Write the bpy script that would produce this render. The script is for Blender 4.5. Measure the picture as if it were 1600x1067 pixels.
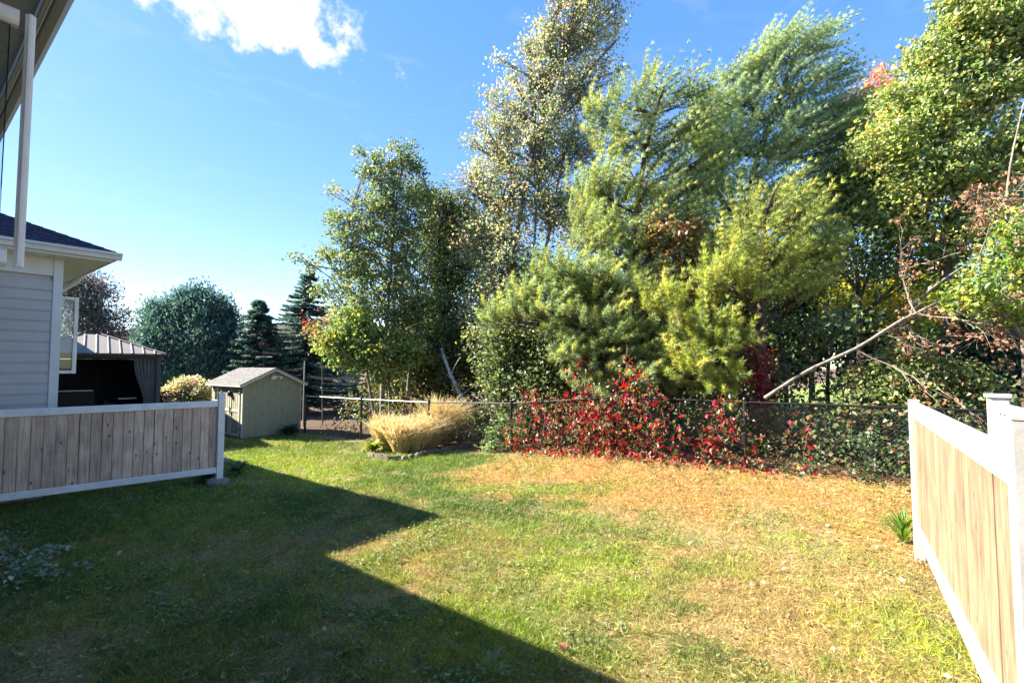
import bpy, bmesh, math
import numpy as np
from mathutils import Vector, Matrix
for o in list(bpy.data.objects): bpy.data.objects.remove(o)
S = bpy.context.scene
COL = S.collection
rng = np.random.default_rng(11)
R_ = math.radians
# ------------------------------------------------------------------ camera, sky, sun, exposure
EYE, FPX, YAW, PITCH = 2.3, 760.0, R_(37.8), math.atan(38.5/760)
cam = bpy.data.objects.new('camera', bpy.data.cameras.new('camera')); COL.objects.link(cam)
cam.location = (0, 0, EYE); cam.rotation_euler = (math.pi/2+PITCH, 0, YAW)
cam.data.lens = FPX/1600*36; cam.data.sensor_width = 36; cam.data.clip_end = 2000; cam.data.clip_start = 0.05
S.camera = cam
SUN = Vector((-5.6, -2.7, 4.3)).normalized()
ELEV = math.asin(SUN.z)
sl = bpy.data.lights.new('sun', 'SUN'); sl.energy = 4.3; sl.angle = R_(0.5); sl.color = (1, .91, .76)
so = bpy.data.objects.new('sun', sl); COL.objects.link(so); so.rotation_euler = (-SUN).to_track_quat('-Z', 'Y').to_euler()
S.view_settings.view_transform = 'Standard'; S.view_settings.look = 'None'
S.view_settings.exposure = 2.5; S.view_settings.gamma = 1; S.view_settings.use_curve_mapping = False
FWD = Vector((-math.sin(YAW), math.cos(YAW), 0)); RGT = Vector((math.cos(YAW), math.sin(YAW), 0)); UP = Vector((0, 0, 1))
def ray(px, py):                                   # direction with unit horizontal depth
    x, y = (px-800)/FPX, -(py-533.5)/FPX
    f, u = math.cos(PITCH)-y*math.sin(PITCH), math.sin(PITCH)+y*math.cos(PITCH)
    return (FWD*f + UP*u + RGT*x)/f
def P(px, py, d): return Vector((0, 0, EYE)) + ray(px, py)*d
def sstep(t): t = np.clip(t, 0, 1); return t*t*(3-2*t)
_NT = rng.random((64, 64))
def vnoise(x, y, s):                               # tileable value noise
    x, y = np.asarray(x, float)/s, np.asarray(y, float)/s; x, y = .8*x-.6*y+.35*np.sin(1.7*y+.6*x), .6*x+.8*y+.35*np.sin(1.3*x-.9*y)
    i, j = np.floor(x).astype(int), np.floor(y).astype(int); fx, fy = sstep(x-i), sstep(y-j)
    g = lambda a, b: _NT[a % 64, b % 64]
    return (g(i, j)*(1-fx)+g(i+1, j)*fx)*(1-fy)+(g(i, j+1)*(1-fx)+g(i+1, j+1)*fx)*fy
def height(x, y):
    x, y = np.asarray(x, float), np.asarray(y, float)
    return .32*sstep((y-6.2)/3.2)*sstep((x+9)/4) + .03*(vnoise(x, y, 1.7)-.5) + .02*(vnoise(x, y, .45)-.5)
def G(px, py):                                     # where the pixel's ray meets the ground
    r = ray(px, py); d = -EYE/r.z
    for _ in range(8):
        p = Vector((0, 0, EYE))+r*d; d = (EYE-float(height(p.x, p.y)))/-r.z
    p = Vector((0, 0, EYE))+r*d; p.z = float(height(p.x, p.y)); return p
def gz(x, y): return float(height(x, y))

W = bpy.data.worlds.new('World'); S.world = W; W.use_nodes = True
nt = W.node_tree; nt.nodes.clear()
def N(nt, t, **k):
    n = nt.nodes.new(t)
    for a, b in k.items():
        if a.startswith('_'): n.inputs[int(a[1:])].default_value = b
        else: setattr(n, a, b)
    return n
def L(nt, a, b): nt.links.new(a, b)
sky = N(nt, 'ShaderNodeTexSky', sky_type='NISHITA', sun_disc=False, sun_elevation=ELEV, sun_rotation=math.atan2(SUN.x, SUN.y),
        altitude=0, air_density=1.0, dust_density=.15, ozone_density=2.6)
hs = N(nt, 'ShaderNodeHueSaturation'); hs.inputs['Saturation'].default_value = 1.95; hs.inputs['Hue'].default_value = .52
bg = N(nt, 'ShaderNodeBackground'); bg.inputs[1].default_value = .126
gm = N(nt, 'ShaderNodeGamma'); gm.inputs[1].default_value = .48; L(nt, sky.outputs[0], gm.inputs[0]); L(nt, gm.outputs[0], hs.inputs['Color']); L(nt, hs.outputs[0], bg.inputs[0])
tc = N(nt, 'ShaderNodeTexCoord')
cdir = (P(400, 22, 1)-Vector((0, 0, EYE))).normalized()
e1 = ((P(540, 72, 1)-P(262, -16, 1))).normalized(); e1 = (e1-cdir*e1.dot(cdir)).normalized(); e2 = cdir.cross(e1)
def vdot(v, k):
    n = N(nt, 'ShaderNodeVectorMath', operation='DOT_PRODUCT'); L(nt, tc.outputs['Generated'], n.inputs[0]); n.inputs[1].default_value = v
    m = N(nt, 'ShaderNodeMath', operation='MULTIPLY', _1=k); L(nt, n.outputs['Value'], m.inputs[0]); return m.outputs[0]
u, v = vdot(e1, 1/.172), vdot(e2, 1/.054)
cx = N(nt, 'ShaderNodeCombineXYZ'); L(nt, u, cx.inputs[0]); L(nt, v, cx.inputs[1])
ln = N(nt, 'ShaderNodeVectorMath', operation='LENGTH'); L(nt, cx.outputs[0], ln.inputs[0])
cz = N(nt, 'ShaderNodeTexNoise'); cz.inputs['Scale'].default_value = 16; cz.inputs['Detail'].default_value = 9; cz.inputs['Roughness'].default_value = .62
L(nt, tc.outputs['Generated'], cz.inputs['Vector'])
m1 = N(nt, 'ShaderNodeMath', operation='MULTIPLY', _1=3.4); L(nt, cz.outputs['Fac'], m1.inputs[0])
m2 = N(nt, 'ShaderNodeMath', operation='SUBTRACT'); L(nt, m1.outputs[0], m2.inputs[0]); L(nt, ln.outputs['Value'], m2.inputs[1])
mr = N(nt, 'ShaderNodeMapRange', interpolation_type='SMOOTHSTEP', _1=.62, _2=1.25); L(nt, m2.outputs[0], mr.inputs[0])
dp = N(nt, 'ShaderNodeVectorMath', operation='DOT_PRODUCT'); L(nt, tc.outputs['Generated'], dp.inputs[0]); dp.inputs[1].default_value = cdir
gt = N(nt, 'ShaderNodeMath', operation='GREATER_THAN', _1=.5); L(nt, dp.outputs['Value'], gt.inputs[0])
mm = N(nt, 'ShaderNodeMath', operation='MULTIPLY'); L(nt, mr.outputs[0], mm.inputs[0]); L(nt, gt.outputs[0], mm.inputs[1])
# thin cirrus everywhere in the low sky
mp = N(nt, 'ShaderNodeMapping'); mp.inputs['Scale'].default_value = (2, 2, 9); mp.inputs['Rotation'].default_value = (.3, .2, 0); L(nt, tc.outputs['Generated'], mp.inputs[0])
cn = N(nt, 'ShaderNodeTexNoise'); cn.inputs['Scale'].default_value = 2.2; cn.inputs['Detail'].default_value = 7; cn.inputs['Distortion'].default_value = 1.2
L(nt, mp.outputs[0], cn.inputs['Vector'])
cr = N(nt, 'ShaderNodeMapRange', _1=.56, _2=.85, _3=0, _4=.16); L(nt, cn.outputs['Fac'], cr.inputs[0])
mx = N(nt, 'ShaderNodeMath', operation='MAXIMUM'); L(nt, mm.outputs[0], mx.inputs[0]); L(nt, cr.outputs[0], mx.inputs[1])
cb = N(nt, 'ShaderNodeBackground'); cb.inputs[0].default_value = (.97, .98, 1, 1); cb.inputs[1].default_value = .22
ms = N(nt, 'ShaderNodeMixShader'); L(nt, mx.outputs[0], ms.inputs[0]); L(nt, bg.outputs[0], ms.inputs[1]); L(nt, cb.outputs[0], ms.inputs[2])
wo = N(nt, 'ShaderNodeOutputWorld'); L(nt, ms.outputs[0], wo.inputs[0])

# ------------------------------------------------------------------ materials
def base_mat(name):
    m = bpy.data.materials.new(name); m.use_nodes = True; t = m.node_tree; t.nodes.clear()
    out = N(t, 'ShaderNodeOutputMaterial'); b = N(t, 'ShaderNodeBsdfPrincipled'); L(t, b.outputs[0], out.inputs[0]); return m, t, b, out
def plain(name, c, rough=.6, var=.12, scale=6, bump=.0, metal=0, dirt=None):
    m, t, b, o = base_mat(name)
    if rough > .84: b.inputs['Specular IOR Level'].default_value = 0
    b.inputs['Roughness'].default_value = rough; b.inputs['Metallic'].default_value = metal
    g = N(t, 'ShaderNodeNewGeometry'); n = N(t, 'ShaderNodeTexNoise'); n.inputs['Scale'].default_value = scale; n.inputs['Detail'].default_value = 6
    L(t, g.outputs['Position'], n.inputs['Vector'])
    r = N(t, 'ShaderNodeValToRGB'); r.color_ramp.elements[0].position = .3; r.color_ramp.elements[1].position = .72
    d = dirt or tuple(x*(1-2*var) for x in c)
    r.color_ramp.elements[0].color = (*d, 1); r.color_ramp.elements[1].color = (*[min(1, x*(1+var*.5)) for x in c], 1)
    L(t, n.outputs['Fac'], r.inputs[0]); L(t, r.outputs[0], b.inputs['Base Color'])
    if bump:
        bn = N(t, 'ShaderNodeBump'); bn.inputs['Strength'].default_value = bump; bn.inputs['Distance'].default_value = .02
        n2 = N(t, 'ShaderNodeTexNoise'); n2.inputs['Scale'].default_value = scale*9; L(t, g.outputs['Position'], n2.inputs['Vector'])
        L(t, n2.outputs['Fac'], bn.inputs['Height']); L(t, bn.outputs[0], b.inputs['Normal'])
    return m
def wood(name, c1, c2, c3, knot=(.07, .04, .025)):
    m, t, b, o = base_mat(name); b.inputs['Roughness'].default_value = .85
    tcn = N(t, 'ShaderNodeTexCoord'); oi = N(t, 'ShaderNodeObjectInfo')
    off = N(t, 'ShaderNodeMath', operation='MULTIPLY', _1=57.3); L(t, oi.outputs['Random'], off.inputs[0])
    cxy = N(t, 'ShaderNodeCombineXYZ'); L(t, off.outputs[0], cxy.inputs[0]); L(t, off.outputs[0], cxy.inputs[2])
    ad = N(t, 'ShaderNodeVectorMath', operation='ADD'); L(t, tcn.outputs['Object'], ad.inputs[0]); L(t, cxy.outputs[0], ad.inputs[1])
    mp = N(t, 'ShaderNodeMapping'); mp.inputs['Scale'].default_value = (1, 1, .06); L(t, ad.outputs[0], mp.inputs[0])
    n = N(t, 'ShaderNodeTexNoise'); n.inputs['Scale'].default_value = 42; n.inputs['Detail'].default_value = 6; n.inputs['Distortion'].default_value = .8
    L(t, mp.outputs[0], n.inputs['Vector'])
    r = N(t, 'ShaderNodeValToRGB'); e = r.color_ramp.elements; e[0].position = .3; e[0].color = (*c1, 1); e[1].position = .72; e[1].color = (*c3, 1)
    k = e.new(.5); k.color = (*c2, 1); L(t, n.outputs['Fac'], r.inputs[0])
    # large stains
    n3 = N(t, 'ShaderNodeTexNoise'); n3.inputs['Scale'].default_value = 2.3; n3.inputs['Detail'].default_value = 4; L(t, ad.outputs[0], n3.inputs['Vector'])
    s3 = N(t, 'ShaderNodeMapRange', _1=.35, _2=.7, _3=.72, _4=1.12); L(t, n3.outputs['Fac'], s3.inputs[0])
    sr = N(t, 'ShaderNodeMapRange', _1=0, _2=1, _3=.78, _4=1.12); L(t, oi.outputs['Random'], sr.inputs[0])
    mu = N(t, 'ShaderNodeMath', operation='MULTIPLY'); L(t, s3.outputs[0], mu.inputs[0]); L(t, sr.outputs[0], mu.inputs[1])
    vm = N(t, 'ShaderNodeVectorMath', operation='SCALE'); L(t, r.outputs[0], vm.inputs[0]); L(t, mu.outputs[0], vm.inputs['Scale'])
    mk = N(t, 'ShaderNodeMapping'); mk.inputs['Scale'].default_value = (1, .01, .55); L(t, ad.outputs[0], mk.inputs[0])
    vo = N(t, 'ShaderNodeTexVoronoi'); vo.inputs['Scale'].default_value = 7; L(t, mk.outputs[0], vo.inputs['Vector'])
    kr = N(t, 'ShaderNodeMapRange', interpolation_type='SMOOTHSTEP', _1=.07, _2=.13, _3=.85, _4=0); L(t, vo.outputs['Distance'], kr.inputs[0])
    mix = N(t, 'ShaderNodeMix', data_type='RGBA'); L(t, kr.outputs[0], mix.inputs['Factor']); L(t, vm.outputs[0], mix.inputs['A']); mix.inputs['B'].default_value = (*knot, 1)
    L(t, mix.outputs['Result'], b.inputs['Base Color'])
    bn = N(t, 'ShaderNodeBump'); bn.inputs['Strength'].default_value = .35; bn.inputs['Distance'].default_value = .004
    L(t, n.outputs['Fac'], bn.inputs['Height']); L(t, bn.outputs[0], b.inputs['Normal'])
    return m
def foliage(name, trans=.35, gloss=.06, rough=.5):
    m, t, b, out = base_mat(name); t.nodes.remove(b)
    a = N(t, 'ShaderNodeAttribute', attribute_name='Col')
    d = N(t, 'ShaderNodeBsdfDiffuse'); tr = N(t, 'ShaderNodeBsdfTranslucent'); gl = N(t, 'ShaderNodeBsdfGlossy'); gl.inputs['Roughness'].default_value = rough
    hs = N(t, 'ShaderNodeHueSaturation'); hs.inputs['Saturation'].default_value = 1.15; hs.inputs['Value'].default_value = 1.25; L(t, a.outputs[0], hs.inputs['Color'])
    L(t, a.outputs[0], d.inputs[0]); L(t, hs.outputs[0], tr.inputs[0])
    m1 = N(t, 'ShaderNodeMixShader', _0=trans); L(t, d.outputs[0], m1.inputs[1]); L(t, tr.outputs[0], m1.inputs[2])
    m2 = N(t, 'ShaderNodeMixShader', _0=gloss); L(t, m1.outputs[0], m2.inputs[1]); L(t, gl.outputs[0], m2.inputs[2]); L(t, m2.outputs[0], out.inputs[0])
    return m
def bark(name, c1, c2, sc=9, stretch=.25):
    m, t, b, o = base_mat(name); b.inputs['Roughness'].default_value = .9
    g = N(t, 'ShaderNodeNewGeometry'); mp = N(t, 'ShaderNodeMapping'); mp.inputs['Scale'].default_value = (1, 1, stretch); L(t, g.outputs['Position'], mp.inputs[0])
    n = N(t, 'ShaderNodeTexNoise'); n.inputs['Scale'].default_value = sc; n.inputs['Detail'].default_value = 7; n.inputs['Roughness'].default_value = .7; L(t, mp.outputs[0], n.inputs['Vector'])
    r = N(t, 'ShaderNodeValToRGB'); r.color_ramp.elements[0].position = .38; r.color_ramp.elements[1].position = .6
    r.color_ramp.elements[0].color = (*c1, 1); r.color_ramp.elements[1].color = (*c2, 1); L(t, n.outputs['Fac'], r.inputs[0]); L(t, r.outputs[0], b.inputs['Base Color'])
    bn = N(t, 'ShaderNodeBump'); bn.inputs['Strength'].default_value = .7; bn.inputs['Distance'].default_value = .03; L(t, n.outputs['Fac'], bn.inputs['Height']); L(t, bn.outputs[0], b.inputs['Normal'])
    return m
def ground_mat():
    m, t, b, o = base_mat('turf_soil'); b.inputs['Roughness'].default_value = .95
    a = N(t, 'ShaderNodeAttribute', attribute_name='Col'); g = N(t, 'ShaderNodeNewGeometry')
    n = N(t, 'ShaderNodeTexNoise'); n.inputs['Scale'].default_value = 45; n.inputs['Detail'].default_value = 8; n.inputs['Roughness'].default_value = .75; L(t, g.outputs['Position'], n.inputs['Vector'])
    mr = N(t, 'ShaderNodeMapRange', _1=.3, _2=.7, _3=.55, _4=1.35); L(t, n.outputs['Fac'], mr.inputs[0])
    vm = N(t, 'ShaderNodeVectorMath', operation='SCALE'); L(t, a.outputs[0], vm.inputs[0]); L(t, mr.outputs[0], vm.inputs['Scale']); L(t, vm.outputs[0], b.inputs['Base Color'])
    bn = N(t, 'ShaderNodeBump'); bn.inputs['Strength'].default_value = .8; bn.inputs['Distance'].default_value = .03; L(t, n.outputs['Fac'], bn.inputs['Height']); L(t, bn.outputs[0], b.inputs['Normal'])
    return m
def glass_mat():
    m, t, b, out = base_mat('window_glass'); t.nodes.remove(b)
    gl = N(t, 'ShaderNodeBsdfGlossy'); gl.inputs['Roughness'].default_value = .02; tr = N(t, 'ShaderNodeBsdfTransparent'); tr.inputs[0].default_value = (.85, .9, .92, 1)
    fr = N(t, 'ShaderNodeFresnel'); fr.inputs[0].default_value = 1.5
    mx = N(t, 'ShaderNodeMixShader'); L(t, fr.outputs[0], mx.inputs[0]); L(t, tr.outputs[0], mx.inputs[1]); L(t, gl.outputs[0], mx.inputs[2]); L(t, mx.outputs[0], out.inputs[0]); return m
M = dict(
    leaf=foliage('leaf_blade', .5, .05, .5), needle=foliage('pine_needle', .45, .05, .5), grass=foliage('grass_blade', .3, .03, .6), litter=foliage('dry_leaf', .15, .03, .6),
    vinyl=plain('white_vinyl', (.80, .80, .79), .45, .05, 5, .05, 0, (.66, .65, .62)), vinyl_dimmed_for_sun=plain('white_vinyl_dimmed_for_sun', (.45, .45, .445), .5, .05, 7, .05, 0, (.33, .325, .30)), trim=plain('white_trim', (.62, .63, .62), .5, .05, 4),  # one white vinyl: tone raised for the shaded fence, darkened for the sunlit side
    siding=plain('grey_siding', (.45, .445, .435), .55, .04, 3), soffit=plain('soffit_metal', (.78, .78, .78), .5, .04, 3),
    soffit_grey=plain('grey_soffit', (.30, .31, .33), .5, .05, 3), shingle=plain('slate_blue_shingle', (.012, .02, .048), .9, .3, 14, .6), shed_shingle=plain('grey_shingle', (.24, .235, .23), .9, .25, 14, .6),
    shed=plain('sage_paint', (.29, .275, .19), .7, .08, 5, .15), shed_trim=plain('cream_trim', (.50, .50, .40), .6, .06, 5), door=plain('tan_door', (.33, .31, .21), .7, .1, 9),
    black=plain('black_steel', (.012, .012, .013), .45, .1), dark=plain('charcoal_net', (.016, .017, .02), .8, .1), cloth=plain('grey_curtain', (.17, .17, .165), .85, .1),
    tinroof=plain('taupe_metal_roof', (.17, .15, .14), .6, .06, 2, 0, 0), bronze=plain('bronze_metal', (.05, .042, .04), .5, .1),
    concrete=plain('concrete', (.30, .27, .235), .95, .2, 12, .6), stone=plain('edging_stone', (.27, .21, .185), .95, .2, 15, .6), galv=plain('galvanised', (.45, .46, .47), .4, .08, 8, 0, .6),
    cedar=wood('weathered_cedar', (.47, .32, .22), (.68, .49, .36), (.82, .64, .49)),
    cedar2=wood('warm_cedar', (.16, .107, .064), (.25, .175, .11), (.32, .235, .157), (.10, .065, .04)), brown=wood('brown_fence', (.06, .04, .03), (.10, .07, .05), (.14, .1, .075)),
    glass=glass_mat(), dim=plain('dim_room', (.03, .032, .036), .8, .1), lamp=plain('lamp_lens', (.65, .65, .62), .2, .03),
    brickw=plain('tan_brick', (.26, .19, .15), .9, .15, 8), roofb=plain('brown_shingle', (.15, .135, .13), .9, .2, 8),
    pbark=bark('pine_bark', (.03, .022, .018), (.11, .08, .062)), gbark=bark('grey_bark', (.10, .085, .07), (.27, .24, .205)), dbark=bark('dark_bark', (.025, .02, .016), (.085, .065, .05)),
    wbark=bark('white_bark', (.07, .06, .05), (.62, .58, .52), 6, 1.6), dead=bark('bare_limb', (.14, .11, .09), (.36, .31, .25)), stem=bark('vine_stem', (.04, .025, .02), (.12, .07, .05)), soil=ground_mat())

# ------------------------------------------------------------------ object helpers
def link(name, me, mat, parent=None, kind=None, label=None):
    o = bpy.data.objects.new(name, me); COL.objects.link(o)
    if mat is not None and not me.materials: me.materials.append(mat)
    if parent is not None: o.parent = parent; o.matrix_parent_inverse = parent.matrix_basis.inverted()
    if kind: o['kind'] = kind
    if label: o['label'] = label
    return o
def tag(o, label, cat, group=None):
    o['label'] = label; o['category'] = cat
    if group: o['group'] = group
    return o
def thing(name, label, cat, loc, group=None):
    o = bpy.data.objects.new(name, None); COL.objects.link(o); o.location = loc; o.empty_display_size = .2
    return tag(o, label, cat, group)
def pymesh(name, v, f, smooth=False):
    me = bpy.data.meshes.new(name); me.from_pydata([tuple(x) for x in v], [], f); me.update()
    if smooth: me.polygons.foreach_set('use_smooth', [True]*len(me.polygons))
    return me
def npmesh(name, verts, k, cols=None, smooth=False):            # consecutive groups of k vertices = one face
    n = len(verts); nf = n//k; me = bpy.data.meshes.new(name)
    me.vertices.add(n); me.vertices.foreach_set('co', np.ascontiguousarray(verts, np.float32).ravel())
    me.loops.add(n); me.loops.foreach_set('vertex_index', np.arange(n, dtype=np.int32))
    me.polygons.add(nf); me.polygons.foreach_set('loop_start', np.arange(0, n, k, dtype=np.int32))
    if cols is not None:
        c = np.ones((n, 4), np.float32); c[:, :3] = np.repeat(cols, k, 0) if len(cols) == nf else cols
        me.color_attributes.new('Col', 'FLOAT_COLOR', 'POINT').data.foreach_set('color', c.ravel())
    me.update(calc_edges=True); return me
class MB:
    def __init__(s): s.v, s.f = [], []
    def add(s, v, f): b = len(s.v); s.v += [tuple(x) for x in v]; s.f += [tuple(i+b for i in q) for q in f]
    def prism(s, A, B, w, t, ref=None, ch=.004):                # chamfered bar from A to B; w along side, t along normal 'ref'
        A, B = Vector(A), Vector(B); z = (B-A).normalized(); n = Vector(ref) if ref is not None else (UP if abs(z.z) < .9 else Vector((1, 0, 0)))
        x = n.cross(z).normalized(); y = z.cross(x)
        c = min(ch, w*.3, t*.3); a, b = w/2, t/2
        pr = [(a-c, -b), (a, -b+c), (a, b-c), (a-c, b), (-a+c, b), (-a, b-c), (-a, -b+c), (-a+c, -b)]
        v = [A+x*p+y*q for p, q in pr]+[B+x*p+y*q for p, q in pr]
        s.add(v, [(i, (i+1) % 8, 8+(i+1) % 8, 8+i) for i in range(8)]+[tuple(range(7, -1, -1)), tuple(range(8, 16))])
    def tube(s, pts, rad, n=6):
        pts = [Vector(p) for p in pts]; base = len(s.v); x = None
        for i, p in enumerate(pts):
            z = (pts[min(i+1, len(pts)-1)]-pts[max(i-1, 0)]).normalized()
            if x is None: x = z.orthogonal().normalized()
            x = (x-z*x.dot(z)).normalized(); y = z.cross(x); r = rad[i] if hasattr(rad, '__len__') else rad
            s.v += [tuple(p+(x*math.cos(a)+y*math.sin(a))*r) for a in [2*math.pi*k/n for k in range(n)]]
            if i:
                b = base+(i-1)*n; s.f += [(b+k, b+(k+1) % n, b+n+(k+1) % n, b+n+k) for k in range(n)]
        s.f.append(tuple(base+k for k in range(n-1, -1, -1))); e = base+(len(pts)-1)*n; s.f.append(tuple(e+k for k in range(n)))
    def lathe(s, c, prof, n=12):
        b = len(s.v); c = Vector(c)
        for r, z in prof: s.v += [tuple(c+Vector((r*math.cos(2*math.pi*k/n), r*math.sin(2*math.pi*k/n), z))) for k in range(n)]
        for i in range(len(prof)-1): s.f += [(b+i*n+k, b+i*n+(k+1) % n, b+(i+1)*n+(k+1) % n, b+(i+1)*n+k) for k in range(n)]
        s.f.append(tuple(b+k for k in range(n-1, -1, -1))); e = b+(len(prof)-1)*n; s.f.append(tuple(e+k for k in range(n)))
    def build(s, name, mat, parent=None, kind=None, label=None, smooth=False): return link(name, pymesh(name, s.v, s.f, smooth), mat, parent, kind, label)
def bar(name, mat, parent, A, B, w, t, ref=None, ch=.004, **k):
    m = MB(); m.prism(A, B, w, t, ref, ch); return m.build(name, mat, parent, **k)
def unit3(n): v = rng.normal(size=(n, 3)); return v/np.linalg.norm(v, axis=1, keepdims=True)
def nrm(a): return a/np.maximum(np.linalg.norm(a, axis=1, keepdims=True), 1e-9)
def jit(cols, s=.22, h=.08):                                    # per-leaf value and hue jitter
    n = len(cols); return np.clip(cols*(1+rng.normal(0, s, (n, 1)))*(1+rng.normal(0, h, (n, 3))), .004, .95)
def pick(pal, n):                                               # palette of (weight, rgb)
    w = np.array([p[0] for p in pal], float); c = np.array([p[1] for p in pal]); return c[rng.choice(len(pal), n, p=w/w.sum())]
def leaves(pos, axis, nor, ln, wd, fold=.25):                   # rhombic leaves folded on their midrib: two triangles each
    a = nrm(axis); s = nrm(np.cross(nor, a)); n = np.cross(a, s); ln = ln[:, None]; wd = wd[:, None]
    p0 = pos; p2 = pos+a*ln; m = pos+a*ln*.45+n*wd*fold
    v = np.stack([p0, m+s*wd*.5, p2, p0, p2, m-s*wd*.5], 1); return v.reshape(-1, 3)
def needles(pos, axis, ln, wd):
    a = nrm(axis); s = nrm(np.cross(a, unit3(len(a)))); v = np.stack([pos-s*wd[:, None]/2, pos+s*wd[:, None]/2, pos+a*ln[:, None]], 1); return v.reshape(-1, 3)
def bez(a, b, c, n): return [a*((1-t)**2)+b*(2*t*(1-t))+c*(t*t) for t in [i/n for i in range(n+1)]]
RA, FA = np.array(RGT), np.array(FWD)

# ------------------------------------------------------------------ ground: one sheet to the horizon
FENCE = [(-15.95, 8.95), (-13.1, 9.2), (-10.4, 9.55), (-7.7, 9.9), (-5.0, 10.2), (-2.3, 10.5), (.4, 10.75), (3.1, 11.0)]
def fence_y(x): return np.interp(x, [p[0] for p in FENCE], [p[1] for p in FENCE])
def blob(x, y, px, py, rx, ry, rot=0, amp=.55):                 # soft patch on the lawn, ragged edge; rx, ry in metres
    c = G(px, py); dx, dy = x-c.x, y-c.y; ca, sa = math.cos(rot), math.sin(rot)
    q = np.hypot((dx*ca+dy*sa)/rx, (-dx*sa+dy*ca)/ry)+amp*(vnoise(x+9, y, .5)-.5)+amp*(vnoise(x, y+5, .16)-.5)
    return sstep((1.3-q)/.85)
GREEN, LIME, DEEP = np.array((.20, .27, .045)), np.array((.42, .48, .045)), np.array((.115, .185, .036))
STRAW, ORANGE, SOIL, LITTER = np.array((.37, .28, .10)), np.array((.46, .235, .07)), np.array((.31, .215, .11)), np.array((.11, .065, .04))
def zones(x, y):
    x, y = np.asarray(x, float), np.asarray(y, float); n1, n2 = vnoise(x, y, 1.3), vnoise(x+31, y+7, .38)
    w = dict(straw=.46+1.1*(n1-.5)+1.1*(n2-.5)+.42*sstep((x+4)/2.5))
    w['straw'] -= .35*sstep((-7-x)/2)
    w['straw'] += 1.2*blob(x, y, 1250, 900, 2.2, 1.8)*.42 + .5*blob(x, y, 450, 860, 1.2, .8) + .5*blob(x, y, 200, 980, 1.4, .7)
    fy = fence_y(x)
    w['orange'] = (.62+.55*vnoise(x+17, y+23, .7))*sstep((y-(fy-3.9))/1.2+.7*(n2-.5)+.6*(n1-.5))*sstep((x+7.8)/1.3+.5*(n2-.5))
    g = np.maximum.reduce([blob(x, y, 805, 764, 1.35, .42, .45), blob(x, y, 930, 890, .75, .95), .8*blob(x, y, 450, 735, 3.0, 1.0), .7*blob(x, y, 1250, 850, .5, .3), .6*blob(x, y, 1450, 1000, .7, .8), .55*blob(x, y, 690, 990, .8, .6)])
    w['green'] = np.clip(g*(.55+.9*vnoise(x+12, y+3, .3))+.22*(vnoise(x+40, y, .9) > .62), 0, 1)
    w['soil'] = np.maximum.reduce([.55*sstep((vnoise(x+70, y+11, .55)*.6+vnoise(x+5, y+60, .2)*.4-.60)/.12), .5*blob(x, y, 1080, 835, 1.3, .38, 0, .9), .8*blob(x, y, 20, 1050, .7, .5), .45*blob(x, y, 300, 900, 1.2, .7)])
    return w
def ground_col(x, y):
    w = zones(x, y); x, y = np.asarray(x, float), np.asarray(y, float); S_ = lambda a: np.clip(a, 0, 1)[..., None]
    c = DEEP*.55+(GREEN*.55-DEEP*.55)*S_(vnoise(x+3, y, 2.1)); c = c+(STRAW*.75-c)*S_(w['straw']); c = c+(ORANGE*.8-c)*S_(w['orange']); c = c+(GREEN*.6-c)*S_(w['green']); c = c+(SOIL-c)*S_(w['soil'])
    bey = S_(sstep((y-fence_y(x)+.35+.5*(vnoise(x, y, .6)-.5))/.6)); far = S_(sstep((y-fence_y(x)-5)/2)*sstep((x+8)/3)*sstep((6-x)/3)); c = c+(DEEP*.5-c)*S_(np.maximum(sstep((np.hypot(x, y)-24)/6), 0))
    c = c+(LITTER-c)*bey; return c+(GREEN*.9-c)*far
def axis_pts(lo, hi, st):
    a = np.arange(lo, hi, st); out = np.array([1, 3, 7, 15, 35, 80, 200, 500.]); return np.concatenate([lo-out[::-1], a, hi+out])
gx, gy = axis_pts(-24, 7, .13), axis_pts(-1, 18, .13); GX, GY = np.meshgrid(gx, gy)
gv = np.stack([GX.ravel(), GY.ravel(), height(GX, GY).ravel()], 1); nx, ny = len(gx), len(gy)
ii = (np.arange(ny-1)[:, None]*nx+np.arange(nx-1)[None]).ravel(); gf = np.stack([ii, ii+1, ii+nx+1, ii+nx], 1)
me = bpy.data.meshes.new('ground'); me.vertices.add(len(gv)); me.vertices.foreach_set('co', gv.astype(np.float32).ravel())
me.loops.add(gf.size); me.loops.foreach_set('vertex_index', gf.astype(np.int32).ravel()); me.polygons.add(len(gf)); me.polygons.foreach_set('loop_start', np.arange(0, gf.size, 4, dtype=np.int32))
gc = np.ones((len(gv), 4), np.float32); gc[:, :3] = ground_col(gv[:, 0], gv[:, 1]); me.color_attributes.new('Col', 'FLOAT_COLOR', 'POINT').data.foreach_set('color', gc.ravel())
me.update(calc_edges=True); me.polygons.foreach_set('use_smooth', [True]*len(gf)); link('ground', me, M['soil'], kind='structure')

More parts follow.
